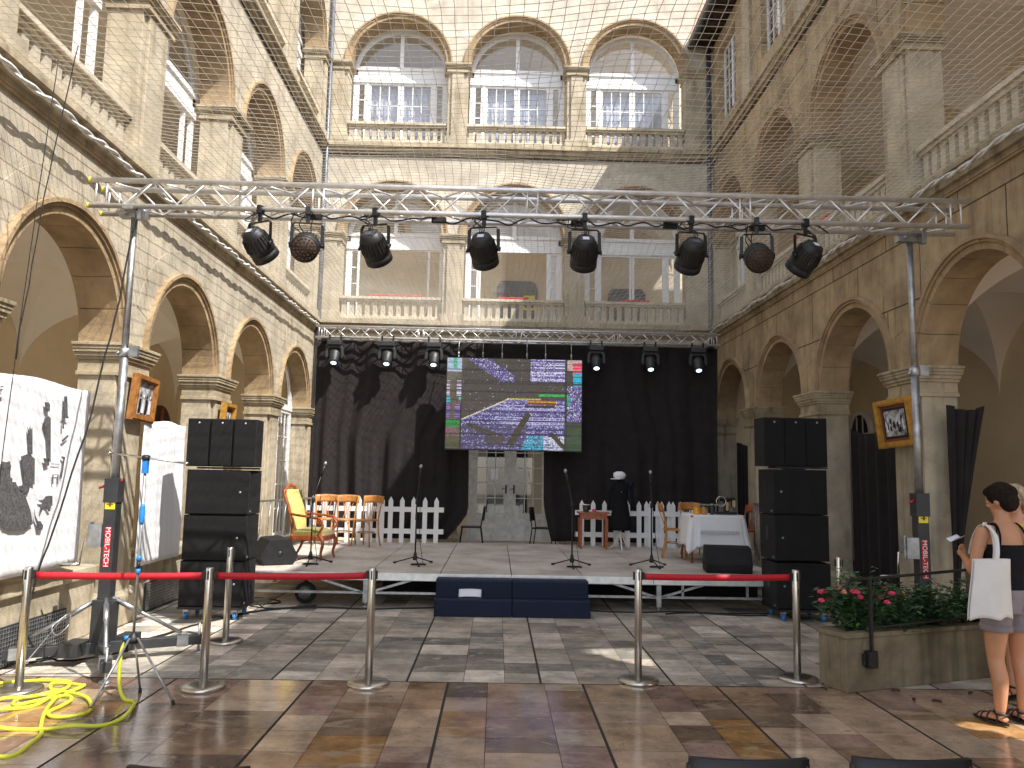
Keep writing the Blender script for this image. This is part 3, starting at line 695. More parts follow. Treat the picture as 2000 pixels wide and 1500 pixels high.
# lifting towers
def tower(x, y, label, mirror, angs=(28, 118, 208, 298)):
    t = thing('lifting_tower', label, 'lifting tower', (x, y, 0), group='lifting towers of the front truss')
    m = MB(); m.box(-.055, .055, -.055, .055, .14, 1.62); m.box(-.065, .065, -.065, .065, 1.42, 1.64); m.build('mast', 'gunmetal', t, bevel=.004)
    m = MB(); m.path([(0,0,1.6), (0,0,2.82)], .038, 12); m.path([(0,0,2.80), (0,0,4.16)], .030, 12); m.build('inner_tube', 'galv', t)
    m = MB(); m.lathe([(.042,2.78),(.052,2.785),(.052,2.85),(.04,2.86)], 14); m.box(.04, .13, -.02, .02, 2.78, 2.88); m.tube((-.09,-.03,2.79),(-.03,-.03,2.82),.009); m.build('clamp', 'galv', t)
    m = MB(); m.box(-.13, .13, -.04, .04, 4.12, 4.18); m.box(-.05, .05, -.16, .16, 4.165, 4.195); m.tube((-.1,-.1,4.14),(.1,.1,4.24),.012); m.box(.06, .11, -.12, -.06, 4.08, 4.20); m.build('truss_bracket', 'galv', t)
    m = MB(); m.box(-.085, .085, -.085, .085, .09, .55)
    for q in range(4):
        a = radians(angs[q]); d = Vector((cos(a), sin(a), 0)); sd = Vector((-d.y, d.x, 0))
        m.bar(d*.05+Vector((0,0,.13)), d*.22+Vector((0,0,.13)), .12, .10)
    if not mirror: m.box(-.26, -.09, -.26, .0, .08, .20); m.box(.09, .24, .02, .24, .10, .22)
    m.build('base_frame', 'gunmetal', t, bevel=.004)
    for q in range(4):
        a = radians(angs[q]); d = Vector((cos(a), sin(a), 0))
        m = MB(); m.bar(d*.2+Vector((0,0,.13)), d*.86+Vector((0,0,.13)), .085, .085)
        o = m.build('outrigger', 'gunmetal', t, bevel=.004)
        m = MB(); m.bar(d*.62+Vector((0,0,.13)), d*.72+Vector((0,0,.13)), .10, .10); m.tube(d*.05+Vector((0,0,.56)), d*.66+Vector((0,0,.20)), .017, 8)
        m.tube(d*.12+Vector((0,0,.52)), d*.3+Vector((0,0,.41)), .024, 8); m.build('strut', 'galv', o)
        m = MB(); m.tube(d*.82+Vector((0,0,0)), d*.82+Vector((0,0,.28)), .012, 8); m.lathe([(.05,0),(.05,.012),(.02,.03)], 14, c=tuple(d*.82)); m.build('levelling_foot', 'galv', o)
    m = MB(); sx = -1
    m.box(sx*.17, sx*.055, -.07, .05, 1.02, 1.22); m.box(sx*.19, sx*.17, -.05, .03, 1.02, 1.24); m.build('winch', 'galv', t, bevel=.004)
    m = MB(); m.path([(sx*.20,-.02,1.08), (sx*.235,-.02,1.08), (sx*.25,-.03,.86)], .009, 8); m.tube((sx*.25,-.03,.86), (sx*.42,-.03,.85), .014, 10); m.build('crank_handle', 'steel', t)
    m = MB(); m.box(-.045, .045, -.0575, -.0555, 1.36, 1.50); m.build('warning_label', 'yellow', t)
    m = MB(); m.box(-.008, .012, -.0605, -.0580, 1.385, 1.47); m.box(-.03, .03, -.0603, -.0580, 1.40, 1.408); m.build('label_print', 'mount', t)
    m = MB(); m.box(-.028, .028, -.0572, -.0553, .84, 1.20); m.build('name_plate', 'red', t)
    text('lettering', 'MOBIL-TECH', .062, 'white_pl', t, (0, -.0585, 1.02), (pi/2, pi/2, 0))
    m = MB(); m.path([(.05,-.0,1.6),(.075,-.02,1.63)], .01); m.tube((-.07,-.03,1.57),(-.12,-.04,1.55),.012); m.build('locking_pin', 'red', t)
    return t
tower(-3.53, 7.42, 'crank-up truss tower on the sunlit left, four outriggers and grey mast', False)
tower(4.07, 7.58, 'crank-up truss tower on the right, rising behind the flower planter', True, (21, 75, 140, 201))

# ================================================================== lamps
def par_can(x, label, facing, rz=0):
    t = thing('par_can', label, 'stage light', (x, 7.29, 4.2), rz, 'PAR lamps clamped under the front truss')
    m = MB(); m.box(-.025, .025, -.035, .035, -.05, .035); m.box(-.02, .02, -.012, .012, -.135, -.04); m.tube((-.05,0,-.02),(.05,0,-.02),.009); m.build('clamp', 'blackmetal', t, bevel=.003)
    m = MB(); yk = [(-.155,0,-.37), (-.15,0,-.16), (-.13,0,-.137), (.13,0,-.137), (.15,0,-.16), (.155,0,-.37)]
    for p, q in zip(yk, yk[1:]): m.bar(p, q, .035, .007)
    m.build('yoke', 'blackmetal', t)
    tilt = radians(-38 if not facing else 62)
    Mx = Matrix.Translation((0,0,-.37)) @ Matrix.Rotation(tilt, 4, 'X')
    # local axis: lens looks along -z (down); tilt swings it away from or towards the camera
    if facing: Mx = Matrix.Translation((0,0,-.37)) @ Matrix.Rotation(radians(-62), 4, 'X')
    else: Mx = Matrix.Translation((0,0,-.37)) @ Matrix.Rotation(radians(50), 4, 'X')
    m = MB(Mx=Mx); m.lathe([(.070,.170),(.092,.160),(.118,.10),(.134,.02),(.140,-.04),(.139,-.05),(.139,-.075),(.134,-.08),(.134,-.10),(.140,-.105),(.140,-.165),(.128,-.168)], 32)
    body = m.build('lamp_body', 'blackplastic', t)
    m = MB(Mx=Mx)
    for k in range(24):
        a = 2*pi*k/24; d = Vector((cos(a), sin(a), 0))
        m.bar(d*.122+Vector((0,0,.10)), d*.141+Vector((0,0,-.03)), .007, .012)
    m.build('cooling_fins', 'blackplastic', body)
    m = MB(Mx=Mx); m.lathe([(.126,-.172),(.126,-.160)], 32); ln = m.build('lens', 'darkwood' if facing else 'blackplastic', t)
    if facing:
        m = MB(Mx=Mx)
        for R2, n in ((.035, 6), (.07, 12), (.105, 18)):
            for k in range(n): a = 2*pi*k/n; m.ball((R2*cos(a), R2*sin(a), -.172), .012, .012, .006, 8)
        m.build('led_lenses', 'darkwood', ln)
    m = MB(Mx=Mx); m.box(-.060, .060, -.050, .050, .160, .176); o = m.build('rear_panel', 'gunmetal', body, bevel=.006)
    m = MB(Mx=Mx); m.box(-.032, .032, -.035, .012, .176, .179); m.build('display', 'paper' if int(x*10) % 3 else 'zinc', body)
    m = MB(Mx=Mx)
    for s in (-1, 1): m = MB(Mx=Mx); m.tube((s*.138,0,0), (s*.17,0,0), .02, 10); m.box(s*.17-.008, s*.17+.008, -.03, .03, -.008, .008); m.build('tilt_knob', 'blackmetal', t)
    m = MB(); r = random.Random(int(x*100))
    top = Mx @ Vector((0,.035,.17))
    for k in range(3):
        a = top+Vector((.02*(k-1), 0, 0)); b = Vector((-.10+.03*k+r.uniform(-.1, .1), .03, -.02))
        m.path(smoothpts([a, a+Vector((0,0,.07)), (a+b)/2+Vector((r.uniform(-.12,.0), -.02, r.uniform(-.02,.05))), b, b+Vector((-.15, .1, .02))], 6), .0055, 6)
    m.build('cable', 'cable', t); t.scale = (.93,)*3
for x, lab, f, rz in ((-2.29, 'black PAR lamp farthest left on the front truss, tilted down', 0, -.5), (-1.84, 'black PAR lamp with round lens turned to the camera, second from the left tower', 1, .1), (-1.2, 'black PAR lamp right of the left lens-on lamp', 0, -.32), (-.17, 'black PAR lamp just left of the middle of the front truss', 0, -.2),
    (.79, 'black PAR lamp just right of the middle of the front truss', 0, 0), (1.81, 'black PAR lamp left of the right lens-on lamp', 0, .12), (2.44, 'black PAR lamp with round lens turned to the camera near the right tower', 1, -.15), (2.91, 'black PAR lamp farthest right on the front truss, tilted down', 0, .45)):
    par_can(x, lab, f, rz)
def moving_head(x, label):
    t = thing('moving_head', label, 'stage light', (x, 15.25, 4.32), 0, 'moving-head lamps under the backdrop truss')
    m = MB()
    for s in (-.11, .11): m.box(s-.015, s+.015, -.02, .02, -.06, .06)
    m.build('clamp', 'blackmetal', t)
    m = MB(); m.box(-.14, .14, -.11, .11, -.15, -.06); m.build('base', 'gunmetal', t, bevel=.015)
    m = MB(); m.prism([(-.13,-.15),(.13,-.15),(.17,-.21),(.18,-.36),(.165,-.40),(.13,-.40),(.12,-.36),(.12,-.24),(.09,-.20),(-.09,-.20),(-.12,-.24),(-.12,-.36),(-.13,-.40),(-.165,-.40),(-.18,-.36),(-.17,-.21)], -.05, .05, 'xz'); m.build('yoke', 'gunmetal', t, bevel=.01)
    Mx = Matrix.Translation((0,0,-.35)) @ Matrix.Rotation(radians(-28), 4, 'X')
    m = MB(Mx=Mx); m.lathe([(.05,.14),(.10,.11),(.112,.03),(.10,-.05),(.085,-.13),(.075,-.17),(.068,-.172)], 24); o = m.build('lamp_head', 'gunmetal', t)
    m = MB(Mx=Mx); m.ball((0,0,-.165), .058, .058, .022, 16); m.build('lens', 'beam', o)
for x, l in ((-3.2, 'lit moving head at the left end of the backdrop truss'), (-2.18, 'lit moving head second along the backdrop truss from the sunlit wall'), (-1.27, 'lit moving head just left of the video screen'), (1.9, 'lit moving head just right of the video screen'), (2.96, 'lit moving head between the other two right of the screen'), (3.9, 'lit moving head at the shaded right end of the backdrop truss')): moving_head(x, l)

# ================================================================== video wall
def video_screen():
    x0, x1, z0, z1, y = -.99, 1.60, 2.20, 3.95, 15.05
    t = thing('video_screen', 'large LED screen with glitched colour noise hanging over the stage', 'screen', ((x0+x1)/2, y, z0))
    off = Vector(t.location)
    m = MB(); m.box(x0-.015, x1+.015, y+.005, y+.09, z0-.015, z1+.015); m.build('screen_housing', 'blackplastic', t, off)
    nx, nz = 176, 120; rs = np.random.RandomState(5)
    img = np.zeros((nz, nx, 3))
    U, V = np.meshgrid((np.arange(nx)+.5)/nx, (np.arange(nz)+.5)/nz)
    img[:] = (.085, .070, .058)
    n1 = rs.rand(nz, nx); n2 = rs.rand(nz, nx); rowr = rs.rand(nz, 1)*np.ones((1, nx))
    pal = np.array([(.15,.12,.5), (.28,.22,.75), (.05,.04,.15), (.85,.85,1), (.10,.08,.25), (.42,.36,.8)])
    noi = pal[rs.randint(0, 6, (nz, nx))]
    m0 = (U > .11) & (U < .875)
    line = .66-(U-.14)*.68; line = np.where(U > .45, .445, line)
    low = m0 & (V > line)
    img[low] = noi[low]*.8
    st = low & (rowr > .72) & (V < .78) & (U > .4); img[st] = (.55, .52, .85)
    st = low & (rowr < .30); img[st] = (.06, .05, .13)
    soft = low & (V > .72) & (U < .6) & (n1 > .35); img[soft] = (.10, .085, .17)
    edge = m0 & (abs(V-line) < .008) & (U < .5); img[edge] = (.8, .7, .6)
    cl = m0 & ((abs(V-(U-.25)*1.0-.02) < .065*(1+n2*.5)) & (V < .26) & (U < .5)) & (n1 > .35); img[cl] = noi[cl]
    tr_ = m0 & (U > .62) & (V < .25); img[tr_] = np.where((rowr > .5)[..., None], np.array((.75, .72, .95)), np.array((.09, .06, .2)))[tr_]
    k = tr_ & (n1 > .55) & ((U < .8) | (V > .15)); img[k] = noi[k]
    img[m0 & (U > .68) & (V > .385) & (V < .41)] = (.02, .55, .10)
    org = m0 & (U > .60) & (U < .81) & (V > .45) & (V < .50); img[org] = np.where((rowr > .5)[..., None], np.array((.8, .45, .08)), np.array((.25, .06, .02)))[org]
    img[m0 & (U > .46) & (U < .7) & (V > .43) & (V < .45)] = (.6, .5, .08)
    img[m0 & (U > .58) & (U < .80) & (V > .505) & (V < .535)] = (.05, .04, .04)
    cy = m0 & (V > .84) & (U > .6-(V-.84)*.3) & (n1 > .4); img[cy] = np.where((U < .72)[..., None], np.array((.05, .5, .65)), np.array((.75, .8, .95)))[cy]
    for (a, b, c, d, wd) in ((.17, .73, .42, .85, .012), (.17, .75, .42, .90, .010), (.60, .62, .48, .93, .025), (.78, .82, .88, .97, .02)):
        tt = np.clip(((U-a)*(c-a)+(V-b)*(d-b))/((c-a)**2+(d-b)**2), 0, 1); dd = np.hypot(U-a-tt*(c-a), V-b-tt*(d-b)); img[(dd < wd) & m0] = (.07, .055, .03)
    img[(np.hypot((U-.36)/1.2, (V-.88)) < .065) & (V > .85)] = (.09, .07, .07)
    sp = m0 & (V < line-.01) & (n1 > .988); img[sp] = noi[sp]
    # left strip
    L = U <= .11; img[L] = (.13, .11, .08)
    img[L & (V < .15)] = (.45, .6, .75); img[L & (V < .12) & (U > .045) & (U < .075)] = (.05, .5, .3)
    b = L & (V > .24) & (V < .42) & ((U < .025) | (U > .075)) & (rowr > .45); img[b] = (.7, .65, .85)
    img[L & (V > .43) & (V < .49) & (U < .03)] = (.05, .5, .65); img[L & (V > .43) & (V < .47) & (U > .09)] = (.1, .6, .45)
    b = L & (V > .50) & (V < .67) & ((U < .03) | (U > .065)); img[b] = np.where((rowr > .6)[..., None], np.array((.45, .2, .45)), np.array((.08, .08, .25)))[b]
    img[L & (V > .68) & (V < .76)] = (.02, .28, .06); b = L & (V >= .76) & (V < .86) & (n1 > .4); img[b] = (.3, .12, .15); img[L & (V > .86)] = (.10, .10, .05)
    img[(U > .10) & (U < .112) & (V > .5)] = (.03, .03, .02)
    R = U >= .89; img[(U >= .875) & (U < .89)] = (.05, .045, .04); img[R] = (.08, .07, .06)
    img[R & (V < .12)] = (.6, .45, .4); b = R & (U > .93) & (V > .03) & (V < .17); img[b] = np.where((rowr > .4)[..., None], np.array((.85, .02, .2)), np.array((.8, .3, .15)))[b]
    img[R & (U > .94) & (V > .14) & (V < .29) & (rowr > .2)] = (.03, .5, .7)
    b = R & (V > .29) & (V < .68) & (n1 > .3); img[b] = noi[b]; img[R & (V > .40) & (V < .5) & (U < .915)] = (.02, .4, .25)
    img[R & (V > .69)] = (.06, .06, .04); img[R & (V > .76)] = (.05, .09, .04); img[R & (V > .77) & (V < .87) & (U > .94) & (U < .985) & (rowr > .6)] = (.3, .1, .4)
    img *= (.55+.75*rs.rand(nz, nx, 1)); img[:, :, :] *= np.where(rs.rand(nz, 1, 1) > .82, .45, 1)
    yy = y+.003; vs = []; fs = []; cols = []
    vs = [(x0+(x1-x0)*i/nx, yy, z1-(z1-z0)*j/nz) for j in range(nz+1) for i in range(nx+1)]
    fs = [(j*(nx+1)+i, (j+1)*(nx+1)+i, (j+1)*(nx+1)+i+1, j*(nx+1)+i+1) for j in range(nz) for i in range(nx)]
    me = bpy.data.meshes.new('screen_picture'); me.from_pydata([tuple(Vector(v)-off) for v in vs], [], fs)
    at = me.color_attributes.new('pix', 'FLOAT_COLOR', 'CORNER'); c4 = np.concatenate([img.reshape(-1, 3), np.ones((nx*nz, 1))], 1)
    at.data.foreach_set('color', np.repeat(c4, 4, axis=0).ravel())
    mm, nt, b = newmat('led_screen'); a = N(nt, 'ShaderNodeAttribute', attribute_name='pix')
    b.inputs['Base Color'].default_value = (.03, .028, .026, 1); b.inputs['Roughness'].default_value = .5
    nt.links.new(a.outputs['Color'], b.inputs['Emission Color']); b.inputs['Emission Strength'].default_value = .36
    me.materials.append(mm); o = bpy.data.objects.new('screen_picture', me); COL.objects.link(o); o.parent = t
    for x in (-.78, -.31, .06, .54, .90, 1.40):
        m = MB(); m.tube((x, y+.04, z1+.12), (x, y+.12, 4.36), .008); m.lathe([(.012,0),(.018,.02),(.018,.06),(.01,.08)], 8, c=(x, y+.04, z1+.05)); m.tube((x, y+.04, z1), (x, y+.04, z1+.06), .012)
        m.build('hanging_strap', 'galv', t, off)
video_screen()

# ================================================================== black drapes
def drape(name, label, fn, nu, nv, loc, mat='cloth_black', cat='curtain'):
    m = MB(); m.grid(fn, nu, nv); off = Vector(loc)
    o = m.build(name, mat, None, off, fix=False, solid=.006); o.location = loc; tag(o, label, cat); return o
def folds(x, s=0, k=1): return .05*sin(x*6.3+s)+.028*sin(x*14+1.3*s+1.2*sin(x*2))+.006*sin(x*29+s)
def fA(s, t):   # left drape; t up
    z = .46+t*(4.34-.46); xr = -.55 if z > 1.0 else -.55-.42*((1.0-z)/.54)**1.2
    if z > 2.4: xr = -.55+min(1, (z-2.4)/1.2)*.9
    x = -3.62+(xr+3.62)*s; xo = -3.62+4.1*s
    am = .7+.5*(1-t)
    return (x+.012*sin(z*1.3+xo*2), 15.62+folds(xo+.04*(1-t)*sin(xo*3), .7)*am, z)
def fB(s, t):
    z = .46+t*(4.36-.46); xl = .92 if z > 1.2 else .92+.16*((1.2-z)/.74)**1.3
    if z > 2.4: xl = .92-min(1, (z-2.4)/1.2)*.65
    x = xl+(4.38-xl)*s; xo = .3+4.1*s
    am = .6+.5*(1-t)
    return (x+.012*sin(z*1.1+xo*2), 15.63+folds(xo+.05*(1-t)*sin(xo*2+1), 2.1)*am, z)
drape('backdrop_curtain', 'black drape on the left of the stage, half of it in hard sun', fA, 260, 24, (-2.1, 15.62, .46))
drape('backdrop_curtain', 'black drape on the right of the stage, wholly in shade', fB, 220, 24, (2.6, 15.63, .46))
def arcdrape(label, y0, y1, ztop, x=5.42, sag=.12, slope=0):
    drape('masking_cloth', label, lambda s, t: (x+.035*sin((y0+(y1-y0)*s)*23)+.02*sin(s*9), y0+(y1-y0)*s, .02+t*(ztop-.02-sag*4*s*(1-s)-slope*s)), 70, 10, (x, (y0+y1)/2, .02))
arcdrape('black masking cloth in the archway behind the right speaker stack', 12.6, 15.6, 2.6)
arcdrape('black masking cloth in the archway left of the gilt-framed picture', 10.7, 12.05, 2.55)
arcdrape('narrow black masking cloth in the farthest right archway', 15.6, 17.7, 2.55)
drape('masking_cloth', 'black cloth gathered and hanging slantwise behind the pier with the gilt frame', lambda s, t: (5.12+.42*s*(t**1.3)+.02*sin(s*19), 8.86+.03*sin(s*23+t*2), .35+t*(2.28-.06*sin(s*3))), 40, 20, (5.2, 8.86, .4))

# ================================================================== white sheets with drawings
SHX = -4.08
def sheet(label, y0, y1, z0, z1, loc):
    def f(s, t):
        y = y0+(y1-y0)*s; z = z0+(z1-z0)*t
        return (SHX+.004*sin(y*17+z)+.0015*sin(y*41+z*2)+.016*noise.noise(Vector((y*2.2, z*1.1, 3))), y+.012*sin(z*3), z-.015*sin(s*9)*t)
    o = drape('cotton_sheet', label, f, 60, 24, loc, 'white_cloth', 'sheet'); return o
sA = sheet('white sheet with grey ink drawings hung across the nearest left archway', 5.95, 7.93, .80, 2.50, (SHX, 6.9, .8))
sB = sheet('plain white sheet hung between the left truss tower and the speaker stack', 9.18, 10.42, .62, 2.30, (SHX, 9.8, .62))
def PX(px, py, X=SHX+.03):
    """a pixel of the photograph to the plane of the sheet"""
    d = _R @ Vector((px-1000, py-750, FPX)); t = X/d.x; return Vector((X, d.y*t, EYE+d.z*t))
def ink(name, polys, mat='ink'):
    m = MB(); off = Vector((SHX, 6.9, .8))
    for poly in polys:
        P = [PX(0+x*.2667, 700+y*.2667) for x, y in poly]
        m.prism([(p.y, p.z) for p in P], SHX+.024, SHX+.027, 'yz')
    m.build(name, mat, sA, off)
ink('lady_drawing', [[(5,780),(20,755),(50,760),(75,752),(85,790),(78,830),(80,870),(95,880),(92,905),(120,905),(125,925),(150,960),(190,1010),(225,1110),(245,1210),(190,1255),(100,1250),(30,1245),(5,1180),(0,1150),(0,960),(15,930),(10,880),(0,840)],
    [(140,935),(165,930),(170,915),(180,930),(222,940),(212,985),(155,980)]])
ink('tower_drawing', [[(205,500),(215,530),(222,500),(232,525),(240,505),(242,700),(215,705)], [(158,718),(212,698),(258,735),(256,925),(225,920),(185,912)]])
ink('tall_figure_drawing', [[(332,320),(360,322),(370,340),(368,385),(352,392),(335,370)], [(330,440),(355,418),(375,440),(374,760),(355,740),(350,560),(322,480)], [(322,730),(360,735),(362,785),(335,790)]])
ink('animal_drawing', [[(286,1038),(320,1035),(340,1008),(386,1006),(388,1080),(352,1078),(375,1118),(358,1122),(342,1085),(328,1075),(308,1120),(300,1118),(312,1060),(290,1048)], [(255,1100),(262,1150),(280,1190),(300,1192),(320,1225),(312,1258),(280,1258),(272,1215),(258,1170)]])
ink('lamp_drawing', [[(475,278),(495,278),(500,420),(510,440),(455,436),(468,420)], [(462,440),(468,440),(472,515),(460,515)], [(455,600),(500,560),(507,570),(460,615)], [(455,716),(480,722),(476,750),(455,880),(445,850),(462,790),(466,740),(452,724)], [(380,770),(440,774),(440,778),(380,775)], [(388,850),(432,850),(430,920),(425,920),(425,855),(395,855),(393,920),(388,920)]])
ink('handwriting', [[(8,205),(28,202),(30,210),(10,213)], [(5,225),(22,222),(24,230),(7,233)], [(2,285),(14,282),(14,310),(6,318)]])

# ================================================================== loudspeaker stacks
def cabinet(label, cx, y, z, w_, d, h, rz, tall, side, group):
    t = thing('loudspeaker', label, 'loudspeaker', (cx, y, z), rz, group)
    m = MB(); m.box(-w_/2, w_/2, -d/2+.02, d/2, 0, h-.004); m.build('cabinet', 'cabinet', t, bevel=.006)
    m = MB(); m.box(-w_/2+.012, w_/2-.012, -d/2, -d/2+.018, .012, h-.016); o = m.build('grille', 'grille', t, bevel=.004)
    bx = (0, h*.90) if tall else (w_*.36*side, h*.5)
    m = MB(Mx=Matrix.Translation((bx[0], -d/2-.002, bx[1])) @ Matrix.Rotation(pi/2, 4, 'X')); m.lathe([(.012,-.002),(.014,0),(.012,.004)], 12); m.build('badge', 'galv', o)
    if not tall:
        for s in (-1, 1):
            m = MB(); m.box(s*(w_/2-.002), s*(w_/2+.003), -.05, .05, h*.42, h*.72); m.box(s*(w_/2), s*(w_/2+.006), -.035, -.02, h*.45, h*.69); m.build('carry_handle', 'blackplastic', t)
            m = MB(); m.box(s*(w_/2-.005), s*(w_/2+.008), -d/2+.06, -d/2+.10, .03, .05); m.build('latch', 'galv', t)
    return t
for k, l in enumerate(('left tall slim speaker', 'middle tall slim speaker', 'right tall slim speaker')):
    cabinet(l+' on top of the sunlit left stack', -3.545+.272*k, 9.58, 1.77, .268, .34, .57, radians(3), True, 1, 'tall speakers on the left stack')
for k, (l, z) in enumerate((('bottom', .15), ('middle', .68), ('top', 1.21))):
    cabinet(l+' subwoofer of the sunlit left stack', -3.30+.006*k, 9.68, z, .74, .50, .525, radians(1), False, 1, 'subwoofers of the left stack')
for k, l in enumerate(('left tall slim speaker', 'middle tall slim speaker', 'right tall slim speaker')):
    cabinet(l+' on top of the shaded right stack', 3.50+.272*k, 10.1, 1.91, .268, .36, .62, radians(2), True, -1, 'tall speakers on the right stack')
for k, (l, z) in enumerate((('bottom', .15), ('middle', .74), ('top', 1.31))):
    cabinet(l+' subwoofer of the shaded right stack', 3.84-.01*k, 10.2, z, .68, .60, .565, radians(-1), False, -1, 'subwoofers of the right stack')
def dolly(label, x, y, rz, w_, d):
    t = thing('speaker_dolly', label, 'dolly', (x, y, 0), rz)
    m = MB(); m.box(-w_/2, w_/2, -d/2, d/2, .12, .148); m.build('board', 'blackmetal', t)
    for sx in (-1, 1):
        for sy in (-1, 1):
            x0, y0 = sx*(w_/2-.09), sy*(d/2-.07)
            m = MB(); m.box(x0-.03, x0+.03, y0-.035, y0+.035, .09, .12); m.box(x0-.026, x0-.02, y0-.02, y0+.02, .04, .09); m.box(x0+.02, x0+.026, y0-.02, y0+.02, .04, .09); o = m.build('caster', 'galv', t)
            m = MB(Mx=Matrix.Translation((x0, y0, .045)) @ Matrix.Rotation(pi/2, 4, 'Y')); m.lathe([(.03,-.017),(.044,-.014),(.044,.014),(.03,.017)], 18); m.build('wheel', 'blue', o)
dolly('wheeled dolly under the sunlit left speaker stack', -3.30, 9.68, radians(1), .74, .50)
dolly('wheeled dolly under the shaded right speaker stack', 3.84, 10.2, radians(-1), .68, .60)
for (x, l) in ((-3.23, 'black adaptor plate under the slim speakers of the left stack'), (3.86, 'black adaptor plate under the slim speakers of the right stack')):
    m = MB(); m.box(-.33, .33, -.15, .15, 0, .022); o = m.build('mounting_plate', 'blackmetal'); o.location = (x, 9.64 if x < 0 else 10.12, 1.742 if x < 0 else 1.885); tag(o, l, 'plate')
def monitor(label, x, y, rz):
    t = thing('stage_monitor', label, 'floor monitor', (x, y, .452), rz)
    p = [(-.20,0),(-.27,.10),(-.12,.36),(.13,.34),(.25,.12),(.20,0)]
    m = MB(); m.prism(p, -.31, .31, 'yz'); m.build('cabinet', 'cabinet', t, bevel=.012)
    m = MB(); a, b = Vector((0,-.27,.10)), Vector((0,-.12,.36)); n = Vector((0,-.26,.15)).normalized()
    m.add([Vector((s*.29,0,0))+q+n*h for h in (.003,.012) for s, q in ((-1,a+(b-a)*.06),(1,a+(b-a)*.06),(1,a+(b-a)*.94),(-1,a+(b-a)*.94))], [(0,1,2,3),(7,6,5,4),(0,4,5,1),(1,5,6,2),(2,6,7,3),(3,7,4,0)]); m.build('grille', 'grille', t)
    for s in (-1, 1):
        m = MB(Mx=Matrix.Translation((s*.31, -.02, .15)) @ Matrix.Rotation(pi/2, 4, 'Y')); m.lathe([(.035,-.006),(.038,0),(.035,.006)], 16); m.build('pole_socket', 'blackmetal', t)
monitor('wedge floor monitor at the sunlit left front corner of the stage', -3.10, 11.3, radians(118))
monitor('wedge floor monitor on the stage in front of the white-clothed table', 3.24, 11.15, radians(172))
# ================================================================== stage
def stage():
    t = thing('stage_platform', 'low modular stage with worn plywood deck on a wheeled aluminium frame', 'stage', (.22, 10.46, 0)); off = Vector(t.location)
    xs = [-3.48, -2.555, -1.63, -.705, .22, 1.145, 2.07, 2.995, 3.92]; ys = [10.46, 11.95, 13.50, 15.05]
    for j in range(3):
        for i in range(8):
            m = MB(); m.box(xs[i]+.006, xs[i+1]-.006, ys[j]+.006, ys[j+1]-.006, .425, .45); m.build('deck_panel', 'deck', t, off)
    for i in range(4):
        m = MB(); a, b = xs[2*i], xs[2*i+2]; m.box(a+.004, b-.004, 10.44, 10.456, .355, .448); m.box(a+.004, b-.004, 10.43, 10.44, .43, .448); m.build('edge_rail', 'alu', t, off)
    for x in (-3.45, -1.67, .22, 2.15, 3.88):
        for y in (10.52, 12.7, 14.95):
            m = MB(); m.box(x-.03, x+.03, y-.03, y+.03, .06, .424); m.tube((x,y,0),(x,y,.1),.014); m.lathe([(.04,0),(.04,.01),(.015,.02)], 12, c=(x,y,0)); m.build('leg', 'galv', t, off)
    for a, b in ((-3.45,-1.67),(-1.67,.22),(.22,2.15),(2.15,3.88)):
        m = MB(); m.box(a+.03, b-.03, 10.50, 10.53, .17, .20); m.box(a+.03, b-.03, 10.5, 10.53, .34, .36)
        e = -1 if a in (-3.45, .22) else 1
        (m.bar((b-.05,10.515,.19), (b-.62,10.515,.36), .03, .03) if e < 0 else m.bar((a+.05,10.515,.19), (a+.62,10.515,.36), .03, .03))
        if a == 2.15: m.box(2.45, 2.48, 10.50, 10.53, .2, .34); m.box(3.3, 3.33, 10.5, 10.53, .2, .34)
        m.build('frame_rail', 'galv', t, off)
    for (x, y) in ((-2.5, 10.75), (3.0, 14.3), (-2.5, 14.3)):
        m = MB(Mx=Matrix.Translation((x, y, .14)) @ Matrix.Rotation(pi/2, 4, 'X')); m.lathe([(.09,-.045),(.128,-.04),(.14,-.02),(.14,.02),(.128,.04),(.09,.045)], 28); o = m.build('wheel', 'rubber', t, off)
        m = MB(Mx=Matrix.Translation((x, y, .14)) @ Matrix.Rotation(pi/2, 4, 'X')); m.lathe([(.085,-.047),(.085,.048)], 24); m.lathe([(.03,.048),(.025,.062)], 12)
        m.build('rim', 'galv', o, off)
        m = MB(); m.box(x-.02, x+.02, y-.01, y+.06, .14, .424); m.build('wheel_fork', 'blackmetal', o, off)
    # black skirt behind the frame
    m = MB(); m.grid(lambda s, q: (-1.6+5.4*s, 11.6+.03*sin(s*80), .02+q*.39), 160, 2); m.build('skirt', 'cloth_black', t, off, fix=False)
stage()
for (x0, x1, l) in ((-.735, .2245, 'left dark blue padded double step at the stage front, paper on it'), (.2265, 1.19, 'right dark blue padded double step at the stage front')):
    m = MB(); m.prism([(9.92,0),(9.92,.20),(9.935,.212),(10.16,.212),(10.16,.40),(10.175,.415),(10.41,.415),(10.41,0)], x0, x1, 'yz')
    o = m.build('padded_step', 'navy', None, Vector(((x0+x1)/2, 10.1, 0)), bevel=.012); o.location = ((x0+x1)/2, 10.1, 0); tag(o, l, 'steps', 'padded steps at the stage front')
m = MB(); m.grid(lambda s, t: (-.44+.28*s, 10.05+.075*t+.0*s, .218+.085*t+.006*sin(s*3)), 8, 4); o = m.build('paper_sheet', 'paper', None, Vector((-.3, 10.08, .218)), fix=False, solid=.001); o.location = (-.3, 10.08, .218); tag(o, 'folded white paper lying on the lower blue step', 'paper')
